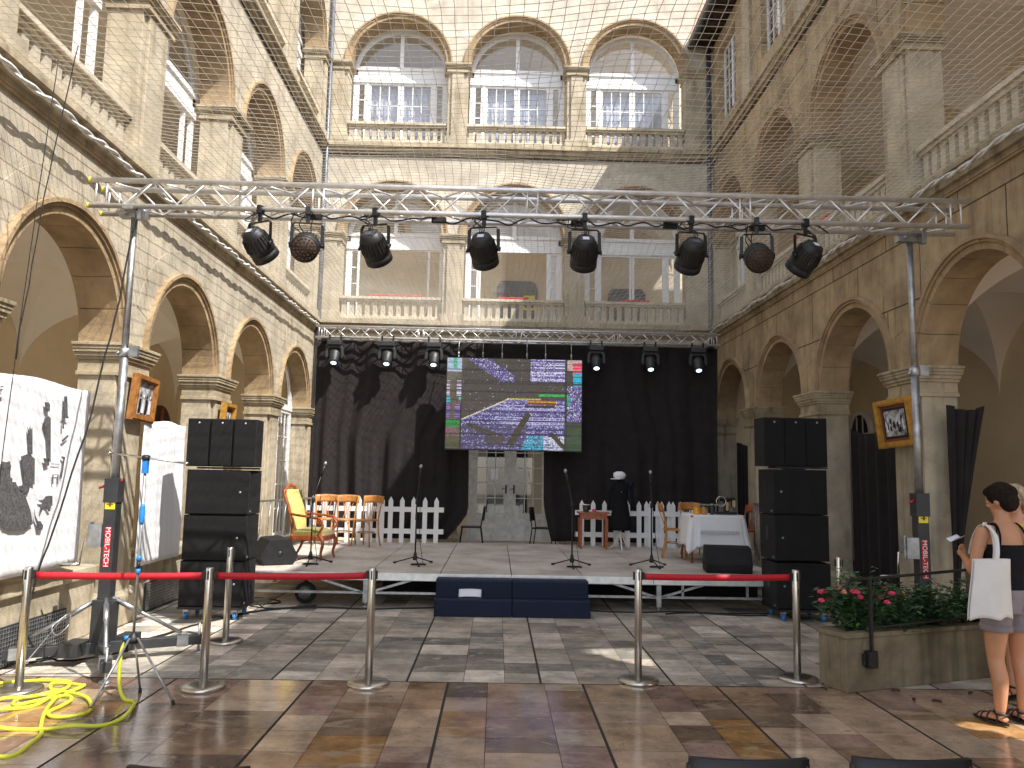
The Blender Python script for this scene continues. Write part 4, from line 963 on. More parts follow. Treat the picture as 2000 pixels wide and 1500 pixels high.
# picket fences
def fence(label, x0, n, y, ph=0):
    t = thing('picket_fence', label, 'fence', (x0, y, .452), 0, 'white picket fence panels at the back of the stage'); p = .212
    L = (n-1)*p+.14
    for z in (.16, .56): m = MB(); m.box(-.08, L+.04, .012, .03, z, z+.09); m.build('rail', 'white_paint', t)
    for i in range(n):
        m = MB(); a = i*p; m.prism([(a,0),(a+.085,0),(a+.085,.76),(a+.0425,.84),(a,.76)], -.012, .010, 'xz'); m.build('picket', 'white_paint', t)
fence('white picket fence panel at far left of the stage, behind the chairs', -3.42, 7, 14.82)
fence('white picket fence panel ending at the left curtain gap', -2.42, 7, 14.86)
fence('white picket fence panel behind the small wooden table', 1.56, 5, 14.86)
fence('white picket fence panel behind the black dress stand', 2.2, 6, 14.82)
fence('white picket fence panel at far right, behind the jars', 2.78, 5, 14.90)
# ================================================================== mic stands
def mic(x, y, h, lean, label, rz):
    t = thing('microphone_stand', label, 'mic stand', (x, y, .452), rz, 'microphone stands along the stage front')
    m = MB(); m.path([(0,0,.12),(0,0,.86)], .011, 10); m.lathe([(.018,.84),(.022,.85),(.022,.90),(.015,.92)], 10); m.build('pole', 'blackmetal', t)
    m = MB(); m.path([(-lean*.35,0,.62),(0,0,.90),(lean,0,h)], .008, 8); m.build('boom', 'galv' if abs(lean) > .1 else 'blackmetal', t)
    m = MB(); m.lathe([(.03,.06),(.035,.08),(.026,.13),(.018,.17)], 12); m.build('hub', 'blackplastic', t)
    for k in range(3):
        a = 2*pi*k/3+.5; m = MB(); d = Vector((cos(a), sin(a), 0)); m.tube(d*.02+Vector((0,0,.10)), d*.30+Vector((0,0,.018)), .009); o = m.build('leg', 'blackmetal', t)
        m = MB(); m.tube(d*.28+Vector((0,0,.02)), d*.325+Vector((0,0,.014)), .014); m.build('rubber_foot', 'rubber', o)
    dr = Vector((lean, 0, h-.9)).normalized(); tp = Vector((lean, 0, h))
    m = MB(); m.path([tp-dr*.02, tp+dr*.03, tp+dr*.13], [.016,.015,.019], 10); o = m.build('microphone', 'blackmetal', t)
    m = MB(Mx=Matrix.Translation(tp+dr*.16)); m.ball((0,0,0), .024, .024, .03, 12); m.build('grille_ball', 'galv', o)
    m = MB(); q = tp-dr*.02; pts = [q, q+Vector((.02,.02,-.12)), (lean*.4+.04, .01, .75), (.05,-.03,.4), (.09,-.05,.10), (.10,-.12,.008)]
    pts += [(.02+.10*cos(a*.9)*(1+.1*sin(a*2)), -.14+.05*sin(a*.9), .006+.001*a) for a in range(0, 18)]
    m.path(smoothpts(pts, 4), .004, 6); m.build('cable', 'cable', t)
mic(-2.57, 11.25, 1.24, .10, 'mic stand beside the armchair, chrome boom leaning right', .1)
mic(-1.13, 11.4, 1.22, .03, 'upright black mic stand left of the stage steps', .3)
mic(1.10, 11.45, 1.20, -.07, 'black mic stand right of centre, leaning slightly left', .0)
mic(2.27, 11.6, 1.20, -.01, 'upright black mic stand left of the white-clothed table', .2)
# ================================================================== chairs, tables, props
def cafe_chair(label, x, y, z, rz, mat='oak', group='bentwood chairs'):
    t = thing('cafe_chair', label, 'chair', (x, y, z), rz, group)   # faces -y
    m = MB(); m.lathe([(.19,.435),(.205,.44),(.205,.458),(.19,.463)], 24, sx=1, sy=1.0); m.build('seat', mat, t)
    for s in (-1, 1):
        m = MB(); m.path([(s*.15,-.14,.44),(s*.165,-.155,.22),(s*.18,-.17,0)], [.016,.014,.011], 8); m.build('leg', mat, t)
        m = MB(); m.path(smoothpts([(s*.17,.22,0),(s*.155,.17,.22),(s*.155,.15,.45),(s*.17,.18,.65),(s*.19,.23,.86)], 4), .014, 8); m.build('leg', mat, t)
    m = MB(); m.grid(lambda s, q: (-.20+.40*s, .235+.05*(1-(2*s-1)**2)-.02*(1-q), .73+.13*q+.012*(1-(2*s-1)**2)), 14, 4); m.build('backrest', mat, t, fix=False, solid=.02)
    for k in (-.06, -.02, .02, .06):
        m = MB(); m.path(smoothpts([(k*1.0,.165,.46),(k*.7,.20,.58),(k*1.6,.265,.745)], 4), .007, 6); m.build('back_slat', mat, t)
    m = MB(); n = 20; m.path([(.155*cos(2*pi*i/n), .155*sin(2*pi*i/n), .24) for i in range(n)], .008, 6, closed=True)
    for s in (-1, 1): m.path(smoothpts([(s*.155,-.14,.30),(s*.12,-.14,.41),(s*.02,-.14,.43)], 4), .007, 6)
    m.build('stretcher', mat, t)
    return t
cafe_chair('bentwood chair nearest the armchair, in front of the left picket fence', -3.02, 14.2, .452, radians(10))
cafe_chair('middle one of three bentwood chairs in front of the left picket fence', -2.68, 14.1, .452, radians(-8))
cafe_chair('bentwood chair on the right of the three by the left picket fence', -2.26, 14.0, .452, radians(-22))
cafe_chair('bentwood chair at the left end of the white-clothed table', 2.93, 12.95, .452, radians(80))
cafe_chair('bentwood chair behind the jars on the white-clothed table', 3.35, 13.35, .452, radians(10))
cafe_chair('brown bentwood chair at the right end of the white-clothed table', 4.0, 12.95, .452, radians(-75), 'mahog')
def armchair():
    t = thing('armchair', 'carved antique armchair with yellow back and olive velvet seat on the stage', 'armchair', (-2.72, 11.95, .452), radians(80))
    # faces -y locally
    m = MB(); m.grid(lambda s, q: (-.24+.48*s, -.25+.46*q, .40+.055*(1-(2*s-1)**4)*(1-(2*q-1)**4)), 12, 12); m.box(-.24, .24, -.25, .21, .34, .40); m.build('seat', 'olive', t, bevel=.015)
    m = MB(); m.box(-.255, .255, -.265, -.24, .28, .35); m.box(-.255, -.23, -.25, .22, .28, .35); m.box(.23, .255, -.25, .22, .28, .35); m.box(-.24, .24, .2, .225, .28, .35); m.build('seat_rail', 'mahog', t, bevel=.008)
    prof = [(.20,.40),(.22,.55),(.27,.75),(.34,.92),(.36,1.0)]
    def bk(s, q):
        k = q*(len(prof)-1); i = min(int(k), len(prof)-2); f = k-i; y = prof[i][0]*(1-f)+prof[i+1][0]*f; z = prof[i][1]*(1-f)+prof[i+1][1]*f
        wd = .19+.03*sin(q*pi); return (-wd+2*wd*s, y-.035*(1-(2*s-1)**2), z)
    m = MB(); m.grid(bk, 10, 14); m.build('back_cushion', 'gold_cloth', t, fix=False, solid=.05)
    for s in (-1, 1):
        m = MB(); m.path(smoothpts([(s*.22,.22,.36)]+[(s*(.215+.03*sin(pi*i/4)), y+.015, z) for i, (y, z) in enumerate(prof)], 4), .022, 8); m.build('back_frame', 'mahog', t)
        m = MB(); m.path(smoothpts([(s*.24,.26,.66),(s*.27,.12,.64),(s*.28,-.08,.62),(s*.28,-.22,.60),(s*.28,-.26,.55),(s*.275,-.22,.52),(s*.27,-.20,.55)], 5), [.018]*31, 8)
        m.path(smoothpts([(s*.28,-.20,.59),(s*.27,-.27,.50),(s*.25,-.22,.41),(s*.245,-.21,.34)], 5), .018, 8); m.build('armrest', 'mahog', t)
        m = MB(); m.path(smoothpts([(s*.23,-.23,.34),(s*.25,-.27,.24),(s*.235,-.24,.10),(s*.25,-.26,.0)], 5), [.03-.016*i/15 for i in range(16)], 8); m.build('leg', 'mahog', t)
        m = MB(); m.path(smoothpts([(s*.22,.22,.36),(s*.225,.26,.18),(s*.235,.36,.0)], 6), [.026-.010*i/12 for i in range(13)], 8); m.build('leg', 'mahog', t)
    m = MB(); m.path(smoothpts([(-.22,.365,.97),(-.12,.375,1.04),(0,.38,1.06),(.12,.375,1.04),(.22,.365,.97)], 5), .025, 8); m.ball((0,.375,1.08), .05, .02, .03); m.build('crest_rail', 'mahog', t)
armchair()
t = thing('side_table', 'small reddish wooden side table in front of the right picket fence', 'table', (1.75, 14.35, .452))
m = MB(); m.box(-.28, .28, -.18, .18, .62, .645); m.build('table_top', 'mahog', t, bevel=.005)
m = MB(); m.prism([(-.24,.62),(.24,.62),(.24,.53),(.12,.51),(.0,.53),(-.12,.51),(-.24,.53)], -.15, -.13, 'xz'); m.box(-.24, .24, .13, .15, .53, .62); m.box(-.24, -.22, -.13, .13, .53, .62); m.box(.22, .24, -.13, .13, .53, .62); m.build('apron', 'mahog', t)
for sx in (-1, 1):
    for sy in (-1, 1): m = MB(); m.frustum(sx*.23-.02, sx*.23+.02, sy*.14-.02, sy*.14+.02, 0, .53, -.004, -.004); m.build('leg', 'mahog', t)
def small(name, label, cat, loc, parts):
    t = thing(name, label, cat, loc)
    for nm, mat, fn in parts: m = MB(); fn(m); m.build(nm, mat, t)
small('pot', 'dark metal pot with pale rim on the small side table', 'pot', (1.62, 14.33, 1.098), [('pot_body', 'gunmetal', lambda m: m.lathe([(.045,0),(.05,.01),(.065,.12)], 20)), ('rim', 'white_pl', lambda m: m.lathe([(.066,.12),(.071,.122),(.071,.132),(.064,.134)], 20))])
small('artificial_rose', 'small pink-red rose lying on the small side table', 'flower', (1.76, 14.27, 1.098), [('petals', 'petal', lambda m: [m.ball((.02*cos(a), .02*sin(a), .03), .022, .022, .026, 8) for a in (0, 1.3, 2.5, 3.8, 5)]), ('stem', 'leaf', lambda m: m.path([(0,0,.01),(.09,-.02,.008)], .004))])
def table():
    t = thing('dining_table', 'table under the white lace cloth at the right of the stage', 'table', (3.42, 12.55, .452))
    m = MB(); m.box(-.42, .42, -.34, .34, .69, .715); m.build('table_top', 'mahog', t)
    for sx in (-1, 1):
        for sy in (-1, 1): m = MB(); m.tube((sx*.37, sy*.29, .69), (sx*.41, sy*.33, 0), .022, 8, .015); m.build('leg', 'mahog', t)
    def per(a, k):
        c, s_ = cos(a), sin(a); e = .25; return (k[0]*math.copysign(abs(c)**e, c), k[1]*math.copysign(abs(s_)**e, s_))
    vs = []; n = 120; lv = 14; m = MB()
    for j in range(lv+1):
        q = j/lv
        for i in range(n):
            a = 2*pi*i/n; x, y = per(a, (.435, .355)); corner = abs(sin(2*a))**3
            ln = .47+.12*corner; fl = .05*q+.05*q*corner; wv = .020*q*sin(a*14+1.1)+.012*q*sin(a*25)
            d = Vector((x, y, 0)).normalized(); vs.append((x+d.x*(fl+wv), y+d.y*(fl+wv), .722-ln*q+.01*sin(a*30)*(q > .9)))
    fs = [(j*n+i, j*n+(i+1) % n, (j+1)*n+(i+1) % n, (j+1)*n+i) for j in range(lv) for i in range(n)]+[tuple(range(n))]
    m.add(vs, fs, 0, True); o = m.build('tablecloth', 'white_cloth', None, fix=True, solid=.004); o.location = (3.42, 12.55, .452); tag(o, 'white lace-edged cloth hanging to a point over the stage table', 'tablecloth')
    m = MB(); m.box(-.30, .28, -.447, -.437, .44, .47)
    for i in range(30): m.box(-.30+i*.02, -.29+i*.02, -.45, -.438, .45, .50)
    m.build('lace_band', 'lace', o)
table()
small('sewing_machine', 'old black sewing machine with chrome handwheel on the white table', 'sewing machine', (3.60, 12.45, 1.184), [
    ('machine_base', 'blackmetal', lambda m: m.box(-.16, .16, -.08, .08, 0, .035)),
    ('machine_arm', 'blackmetal', lambda m: (m.box(-.02, .05, -.03, .03, .035, .20), m.path(smoothpts([(.01,0,.16),(-.02,0,.22),(-.08,0,.23),(.14,0,.23)], 3), .03, 10), m.box(.10, .15, -.03, .03, .10, .24))),
    ('handwheel', 'steel', lambda m: m.path([(-.075+.0*i, -.065*0+.075*cos(2*pi*i/20)*.35-.02, .20+.075*sin(2*pi*i/20)) if 0 else (-.08+.075*cos(2*pi*i/20), -.05, .20+.075*sin(2*pi*i/20)) for i in range(20)], .008, 8, closed=True)),
    ('face_plate', 'brass', lambda m: (m.box(.10, .15, -.036, -.031, .11, .22), m.box(.0, .04, -.036, -.031, .06, .19)))])
for k, (x, l, mt, h, r) in enumerate(((3.13, 'orange glass jar at the left edge of the white table', 'amber', .12, .05), (3.24, 'paler orange jar second from the left on the white table', 'oak', .115, .05), (3.36, 'dark bottle beside the jars on the white table', 'gunmetal', .17, .032))):
    small('jar' if k < 2 else 'bottle', l, 'jar' if k < 2 else 'bottle', (x, 12.38-.02*k, 1.178), [('glass_body', mt, lambda m, r=r, h=h: m.lathe([(r*.9,0),(r,.01),(r,h*.8),(r*.75,h*.9)], 20)), ('lid', 'brass', lambda m, r=r, h=h: m.lathe([(r*.78,h*.9),(r*.8,h*.91),(r*.8,h),(r*.7,h)], 20))])
def dummy():
    t = thing('dress_stand', 'tailor stand in a black dress and white cap, in front of the fence', 'dress stand', (2.24, 14.3, .452))
    m = MB()
    for k in range(3):
        a = 2*pi*k/3+pi/2+pi; d = Vector((cos(a), sin(a), 0)); m.path(smoothpts([(0,0,.28), d*.06+Vector((0,0,.20)), d*.14+Vector((0,0,.05)), d*.22+Vector((0,0,.0))], 4), .014, 8)
    m.lathe([(.022,.15),(.028,.25),(.018,.32),(.018,1.28)], 12); m.build('tripod_foot', 'canvas', t)
    m = MB(); m.lathe([(.195,.33),(.19,.40),(.17,.60),(.135,.80),(.115,.87),(.135,.98),(.155,1.08),(.15,1.14),(.07,1.19),(.05,1.24)], 28, sy=.65)
    for s in (-1, 1): m.path(smoothpts([(s*.13,0,1.13),(s*.19,0,1.02),(s*.21,-.02,.85),(s*.225,-.04,.72)], 4), [.05-.0018*i for i in range(13)], 10)
    o = m.build('dress', 'top', t)
    m = MB(); m.ball((0,-.08,1.10), .012); m.ball((0,-.085,1.02), .010); m.build('button', 'white_pl', o)
    o = thing('cap', 'floppy white cap on top of the black-dressed tailor stand', 'cap', (2.22, 14.3, 1.69))
    m = MB(); m.lathe([(.06,0),(.095,.02),(.115,.06),(.10,.11),(.05,.14)], 20, sy=.85)
    for k in range(9): a = k*.7; m.ball((.07*cos(a), .05*sin(a), .07+.02*sin(k*2)), .045, .04, .04, 8)
    m.build('crown_cloth', 'white_cloth', o); m = MB(); m.lathe([(.06,-.008),(.10,-.004),(.10,.004),(.05,.01)], 16, sx=1, sy=.6, c=(-.07,-.04,.005)); m.build('peak', 'white_cloth', o)
    m = MB(); m.grid(lambda s, q: (.06+.20*s+.02*sin(q*9), .04+.02*sin(s*14+q*3), 1.20-.26*q-.03*s+.02*sin(s*9)), 14, 10); c = m.build('scarf', 'navy', None, Vector((0,0,0)), fix=False, solid=.01); c.location = (2.2, 14.24, .47); tag(c, 'dark blue scarf draped over the shoulder of the tailor stand', 'scarf')
dummy()
def black_chair(label, x, y, z, rz, sx=1.0, group='black metal chairs in the doorway', wide=.38):
    t = thing('black_chair', label, 'chair', (x, y, z), rz, group); h = wide/2
    m = MB(); m.box(-h, h, -.20, .20, .43, .455); m.build('seat', 'blackplastic', t, bevel=.01)
    for s in (-1, 1):
        m = MB(); m.tube((s*(h-.02),-.18,.43), (s*h,-.23,0), .012); m.build('leg', 'blackmetal', t)
        m = MB(); m.path([(s*(h+.01),.26,0),(s*(h-.01),.20,.44),(s*(h-.005),.26,.84)], .012, 8); m.build('leg', 'blackmetal', t)
    m = MB(); m.grid(lambda a, b: (-h+2*h*a, .235+.03*(1-(2*a-1)**2)+.025*b, .58+.28*b), 10, 5); m.build('backrest', 'blackplastic', t, fix=False, solid=.018)
black_chair('black metal chair half hidden by the left curtain at the doors', -.50, 16.3, .22, radians(-90))
black_chair('black metal chair in front of the right door leaf', .98, 16.3, .22, radians(75))
black_chair('black chair back cut by the bottom edge, left part of the picture', -.94, 2.86, -.035, radians(180), group='audience chairs at the bottom edge')
black_chair('black chair back cut by the bottom edge, right of the middle', .815, 2.86, .012, radians(180), group='audience chairs at the bottom edge')
black_chair('black chair back cut by the bottom edge, below the woman with the tote', 1.335, 2.86, .018, radians(180), group='audience chairs at the bottom edge')
# handrails at the sides of the stage
def handrail(label, pts, z0, h):
    t = thing('handrail', label, 'railing', (*pts[0], z0)); o = Vector((*pts[0], z0)); P = [Vector((*p, z0))-o for p in pts]
    m = MB()
    for a, b in zip(P, P[1:]):
        m.bar(a+Vector((0,0,h)), b+Vector((0,0,h)), .035, .03); m.bar(a+Vector((0,0,.35)), b+Vector((0,0,.35)), .03, .025)
    m.build('rail', 'galv', t)
    for p in P: m = MB(); m.bar(p, p+Vector((0,0,h)), .035, .035); m.build('post', 'galv', t)
    for a, b in zip(P, P[1:]):
        n = 8
        for k in range(1, n): p = a+(b-a)*k/n; m = MB(); m.tube(p+Vector((0,0,.35)), p+(b-a)*.35/n+Vector((0,0,h)), .007); m.build('bar', 'galv', t)
handrail('galvanised handrail beside the armchair at the left of the stage', [(-3.75, 12.3), (-3.32, 14.4)], .3, .95)
handrail('galvanised handrail in the back right corner behind the sewing machine', [(3.75, 14.7), (4.35, 14.7)], .3, .95)
handrail('galvanised barrier seen edge-on beside the right speaker stack', [(4.12, 12.0), (4.2, 12.9)], .0, 1.35)
# ================================================================== stanchions
POSTS = [(-3.68, 6.43, 'stanchion post at the far left, beside the yellow hose'), (-2.31, 6.58, 'stanchion post with red belt standing on the wet paving'), (-1.02, 6.75, 'stanchion post at the right end of the left red belt'),
         (1.25, 6.98, 'stanchion post at the left end of the right red belt'), (2.68, 7.12, 'stanchion post beside the corner of the planter'), (-2.71, 8.28, 'beltless stanchion post in front of the left speaker stack'), (3.6, 8.35, 'stanchion post standing behind the flowering planter')]
def stanchion(x, y, label, belt=None):
    t = thing('stanchion', label, 'stanchion', (x, y, 0), group='steel stanchions')
    m = MB(); m.lathe([(.165,0),(.176,.004),(.176,.022),(.165,.030),(.10,.036),(.04,.040)], 40); m.build('base', 'steel', t)
    m = MB(); m.lathe([(.032,.03),(.032,.94),(.028,.948)], 24); m.build('post', 'steel', t)
    m = MB()
    for a in range(4): d = Vector((cos(a*pi/2), sin(a*pi/2), 0)); m.bar(d*.034+Vector((0,0,.855)), d*.034+Vector((0,0,.925)), .022, .010, up=(-d.y, d.x, 0))
    m.build('belt_slot', 'blackplastic', t)
    if belt:
        b = Vector((belt[0]-x, belt[1]-y, 0)); L = b.length; d = b/L; s = Vector((-d.y, d.x, 0))
        m = MB(); m.grid(lambda u, v: tuple(d*(.05+(L-.10)*u)+Vector((0,0,.856+.055*v-.008*4*u*(1-u)))+s*.004*sin(u*5)), 24, 1); m.build('belt', 'red', t, fix=False, solid=.002)
        m = MB(); m.bar(d*.03+Vector((0,0,.89)), d*.055+Vector((0,0,.89)), .03, .06); m.bar(d*(L-.055)+Vector((0,0,.89)), d*(L-.03)+Vector((0,0,.89)), .03, .06); m.build('belt_clip', 'blackplastic', t)
for i, (x, y, l) in enumerate(POSTS): stanchion(x, y, l, {0: POSTS[1][:2], 1: POSTS[2][:2], 3: POSTS[4][:2]}.get(i))
# ================================================================== hose and its sprinkler stand
HOSE = [(-2.861, 6.563), (-2.662, 6.151), (-2.568, 5.891), (-2.569, 5.733), (-2.639, 5.597), (-2.769, 5.512), (-2.943, 5.499), (-3.132, 5.513), (-3.222, 5.462), (-3.427, 5.548), (-3.632, 5.915), (-3.631, 6.123), (-3.457, 6.211), (-3.392, 6.403), (-3.222, 6.326), (-3.046, 6.212), (-2.911, 6.023), (-2.857, 5.842), (-2.937, 5.751), (-3.06, 5.763), (-3.127, 5.866), (-3.121, 6.013), (-3.127, 6.148), (-3.19, 6.245), (-3.279, 6.261), (-3.217, 6.046), (-3.125, 5.795), (-3.016, 5.565), (-2.912, 5.384), (-2.861, 5.185), (-2.874, 5.05), (-2.925, 4.983), (-3.11, 4.99), (-3.66, 5.669), (-3.595, 5.809), (-3.462, 5.85), (-3.389, 5.963), (-3.325, 6.06), (-3.302, 6.239), (-3.323, 6.406), (-3.439, 6.465), (-3.486, 6.53), (-3.452, 6.622), (-3.298, 6.608), (-3.223, 6.521), (-3.243, 6.389), (-3.268, 6.282), (-3.347, 6.117), (-3.426, 6.006), (-3.493, 6.052), (-3.522, 6.148), (-3.469, 6.231), (-3.369, 6.319), (-3.334, 6.449), (-3.358, 6.559), (-3.417, 6.648), (-3.609, 6.684), (-3.788, 6.674), (-3.91, 6.575), (-4.045, 6.412)]
pts = [(-2.83, 6.33, .42), (-2.86, 6.32, .33), (-2.84, 6.28, .12), (-2.76, 6.2, .02)]+[(x, y, .014+.012*(i % 3 == 1)+.008*sin(i*1.9)) for i, (x, y) in enumerate(HOSE[1:])]
m = MB(); m.path(smoothpts(pts, 6), .0135, 10); o = m.build('garden_hose', 'hose', None, Vector((-3, 6, 0))); o.location = (-3, 6, 0); tag(o, 'yellow garden hose lying in loops on the wet paving', 'hose')
t = thing('sprinkler_stand', 'slim tripod stand with blue grips, a cross tube and the hose connected', 'stand', (-2.78, 6.33, 0))
m = MB(); m.tube((0,0,.40),(0,0,1.76),.0105,10); m.build('pole', 'galv', t)
m = MB(); m.lathe([(.045,.40),(.05,.43),(.02,.47),(.012,.48)], 8); m.build('hub', 'blackplastic', t)
for k, (x, y) in enumerate(((-.10,-.40),(.42,-.20),(.03,.12))):
    m = MB(); m.tube((x*.1,y*.1,.44), (x,y,.015), .009, 8); o = m.build('leg', 'galv', t); m = MB(); m.tube((x*.97,y*.97,.03),(x,y,0),.014); m.build('rubber_foot', 'rubber', o)
m = MB(); m.lathe([(.012,1.30),(.019,1.32),(.021,1.38),(.019,1.44),(.012,1.46)], 14); m.lathe([(.018,.92),(.018,.96)], 12); m.lathe([(.018,1.02),(.018,1.06)], 12); m.box(-.02, .02, -.02, .02, 1.70, 1.80); m.tube((-.05,0,.42),(-.05,0,.45),.02); m.build('grip', 'blue', t)
m = MB(); m.lathe([(.014,.96),(.014,1.02)], 12); m.tube((-.05,0,.33),(-.055,0,.42),.017); m.build('coupling', 'blackplastic', t)
m = MB(); m.tube((-.29,0,1.855),(.32,0,1.785),.008,10); m.tube((.30,0,1.787),(.335,0,1.783),.012); m.tube((-.30,0,1.857),(-.28,0,1.853),.012); m.build('cross_tube', 'steel', t)
m = MB(); m.lathe([(.025,1.80),(.035,1.815),(.03,1.84),(.015,1.845)], 12); m.build('clamp_head', 'blackplastic', t)
# ================================================================== cables
def cable(label, pts, r=.008, mat='cable', k=5, amp=.02):
    P = rough_path(pts, amp, k); c = P[0].copy(); m = MB(); m.path(P, r, 6); o = m.build('cable', mat, None, c); o.location = c; tag(o, label, 'cable')
cable('black cable drooping from the left truss end to the tower base', [(-3.45,7.3,4.2),(-3.55,7.28,3.3),(-3.66,7.2,2.4),(-3.80,7.1,1.5),(-3.98,7.1,.8),(-4.05,7.1,.35),(-3.85,7.3,.03),(-3.4,7.9,.02)], .009)
cable('thin dark line hanging in front of the drawn sheet', [(-3.55,6.0,4.95),(-3.61,6.0,3.84),(-3.68,6,2.4),(-3.72,6,1.2),(-3.75,6.0,.1)], .004, amp=.005)
cable('grey loose wire loop beside the left tower base', [(-3.75,7.2,.45),(-3.82,7.1,.36),(-3.75,7.05,.30),(-3.68,7.1,.38),(-3.76,7.2,.44),(-3.95,7.0,.1),(-4.0,6.9,.02)], .005, 'galv', amp=.0)
cable('upper black cable hanging against the nearest left arch', [(-3.43,6.05,5.1),(-3.55,6.05,4.2),(-3.64,6.05,3.3),(-3.70,6.05,2.55)], .005, amp=.01)
for i, l in enumerate(('black floor cable running from the left wall to the speakers', 'second black floor cable bundled beside it near the left tower')):
    cable(l, [(-4.1,7.3+.1*i,.012),(-3.7,7.9,.012),(-3.45,8.5+.1*i,.012),(-3.3,9.2,.012),(-2.95-.06*i,9.95,.012),(-2.6,10.25,.012),(-2.2,10.35+.04*i,.012),(-1.6,10.32,.012),(-1.1,10.42,.012),(-.7,10.5,.012)], .009)
for i, l in enumerate(('black cable lying along the stage front right of the steps', 'loose black cable tail in front of the right stack', 'black cable tangle under the left end of the stage', 'black cable looping behind the left subwoofers')):
    cable(l, ([(1.2,10.45,.012),(1.8,10.38,.012),(2.4,10.48,.012),(3.0,10.40,.012),(3.6,10.45,.012)], [(2.2,10.30,.012),(2.6,10.42,.012),(3.1,10.28,.012),(3.5,10.3,.012)], [(-3.3,10.9,.012),(-3.0,10.5,.10),(-2.8,10.7,.012),(-3.1,10.3,.03),(-2.75,10.25,.012),(-2.4,10.45,.012)], [(-3.1,11.0,.42),(-3.15,10.4,.25),(-2.9,10.2,.03),(-2.6,10.25,.012),(-2.3,10.5,.012)])[i], .009)
# ================================================================== framed photographs
def framed(label, loc, rot, w_, h, fmat, mount):
    t = thing('picture_frame', label, 'framed photo', loc); t.rotation_euler = rot; d = .07
    # local: picture faces -y
    for nm, a in (('x', 0),):
        m = MB()
        for k, (o_, y0, y1) in enumerate(((0, -d, 0), (.018, -d-.012, -d+.001), )):
            b = .07-o_*2
            m.prism([(-w_/2+o_,o_),(w_/2-o_,o_),(w_/2-o_-b,o_+b),(-w_/2+o_+b,o_+b)], y0, y1, 'xz'); m.prism([(-w_/2+o_,h-o_),(w_/2-o_,h-o_),(w_/2-o_-b,h-o_-b),(-w_/2+o_+b,h-o_-b)], y0, y1, 'xz')
            m.prism([(-w_/2+o_,o_),(-w_/2+o_+b,o_+b),(-w_/2+o_+b,h-o_-b),(-w_/2+o_,h-o_)], y0, y1, 'xz'); m.prism([(w_/2-o_,o_),(w_/2-o_-b,o_+b),(w_/2-o_-b,h-o_-b),(w_/2-o_,h-o_)], y0, y1, 'xz')
        m.build('frame', fmat, t)
    m = MB(); m.box(-w_/2+.05, w_/2-.05, -.03, -.02, .05, h-.05); m.build('mount', 'mount' if mount else 'blackplastic', t)
    e = .135 if mount else .075
    if mount: m = MB(); m.box(-w_/2+e-.03, w_/2-e+.03, -.034, -.031, e-.03, h-e+.03); m.build('inner_mat', 'blackplastic', t)
    m = MB(); m.box(-w_/2+e, w_/2-e, -.038, -.035, e, h-e); pm = m.build('photograph', PH, t)
    m = MB(); r = random.Random(int(w_*1000)); n = 5 if not mount else 24
    for k in range(n):
        if mount: x = r.uniform(-w_/2+e+.02, w_/2-e-.02); z = e+.04+r.random()*(h-2*e)*.5; s = .35
        else: x = -w_/2+e+.04+k*(w_-2*e-.08)/(n-1); z = e+.02; s = 1.0
        m.ball((x, -.040, z+.19*s), .016*s, .002, .02*s, 8, k % 2); m.prism([(x-.03*s,z),(x+.03*s,z),(x+.022*s,z+.16*s),(x-.022*s,z+.16*s)], -.0415-.0003*k, -.039, 'xz', k % 2)
    m.build('figures', ['paper', 'blackplastic'], t)
PH = (lambda: (lambda r: (r[1].links.new(ramp(r[1], (lambda tc, nz: (r[1].links.new(tc.outputs['Object'], nz.inputs['Vector']), nz.outputs[0])[1])(N(r[1], 'ShaderNodeTexCoord'), N(r[1], 'ShaderNodeTexNoise', i_Scale=16.0, i_Detail=6.0)), [(.35, (.05,.05,.05)), (.65, (.55,.55,.57))]), r[2].inputs['Base Color']), r[0])[1])(newmat('old_monochrome_photo')))()
framed('brown-framed old group photo on the first left pier', (-4.13, 9.10, 2.27), (radians(4), radians(2), radians(90+0)), .56, .52, 'brownframe', False)
framed('brown-framed photo on the second left pier, mostly behind the slim speakers', (-4.13, 11.95, 2.17), (radians(4), 0, radians(90)), .5, .56, 'goldframe', True)
framed('gilt-framed old crowd photo with rust mount on the right pier', (4.84, 9.38, 2.16), (radians(5), radians(-3), radians(-78)), .62, .58, 'goldframe', True)
# ================================================================== planter with flowers and iron rail
t = thing('stone_planter', 'long mossy stone planter at the right with an iron rail', 'planter', (2.93, 6.7, 0))
ang = atan2(.52, 1.36); Mx = Matrix.Rotation(ang, 4, 'Z')
m = MB(Mx=Mx); L, W = 2.1, .31
for a in ((0, L, 0, .07), (0, L, W-.07, W), (0, .07, .07, W-.07), (L-.07, L, .07, W-.07)): m.box(*a, 0, .44)
m.build('trough', 'planter', t, bevel=.008)
m = MB(Mx=Mx)
for a in ((-.015, L+.015, -.02, .09), (-.015, L+.015, W-.09, W+.015), (-.015, .09, .09, W-.09), (L-.09, L+.015, .09, W-.09)): m.box(*a, .44, .48)
m.build('coping', 'planter', t, bevel=.006)
m = MB(Mx=Mx); m.grid(lambda s, q: (.07+(L-.14)*s, .07+(W-.14)*q, .40+.03*noise.noise(Vector((s*20, q*6, 0)))), 30, 8); m.build('soil', 'soil', t, fix=False)
t = thing('iron_rail', 'black wrought iron rail bolted to the planter front', 'railing', (2.93, 6.7, 0))
m = MB(Mx=Mx)
m.path(smoothpts([(.02,-.06,.80),(-.02,-.06,.84),(-.02,-.06,.90),(.06,-.06,.925),(.5,-.06,.94),(1.3,-.06,.97),(2.0,-.06,1.0)], 5), .013, 8); m.path(smoothpts([(.18,-.06,.50),(.19,-.06,.53),(.30,-.06,.53),(1.0,-.06,.55),(2.0,-.06,.60)], 4), .011, 8)
m.build('rail', 'blackmetal', t)
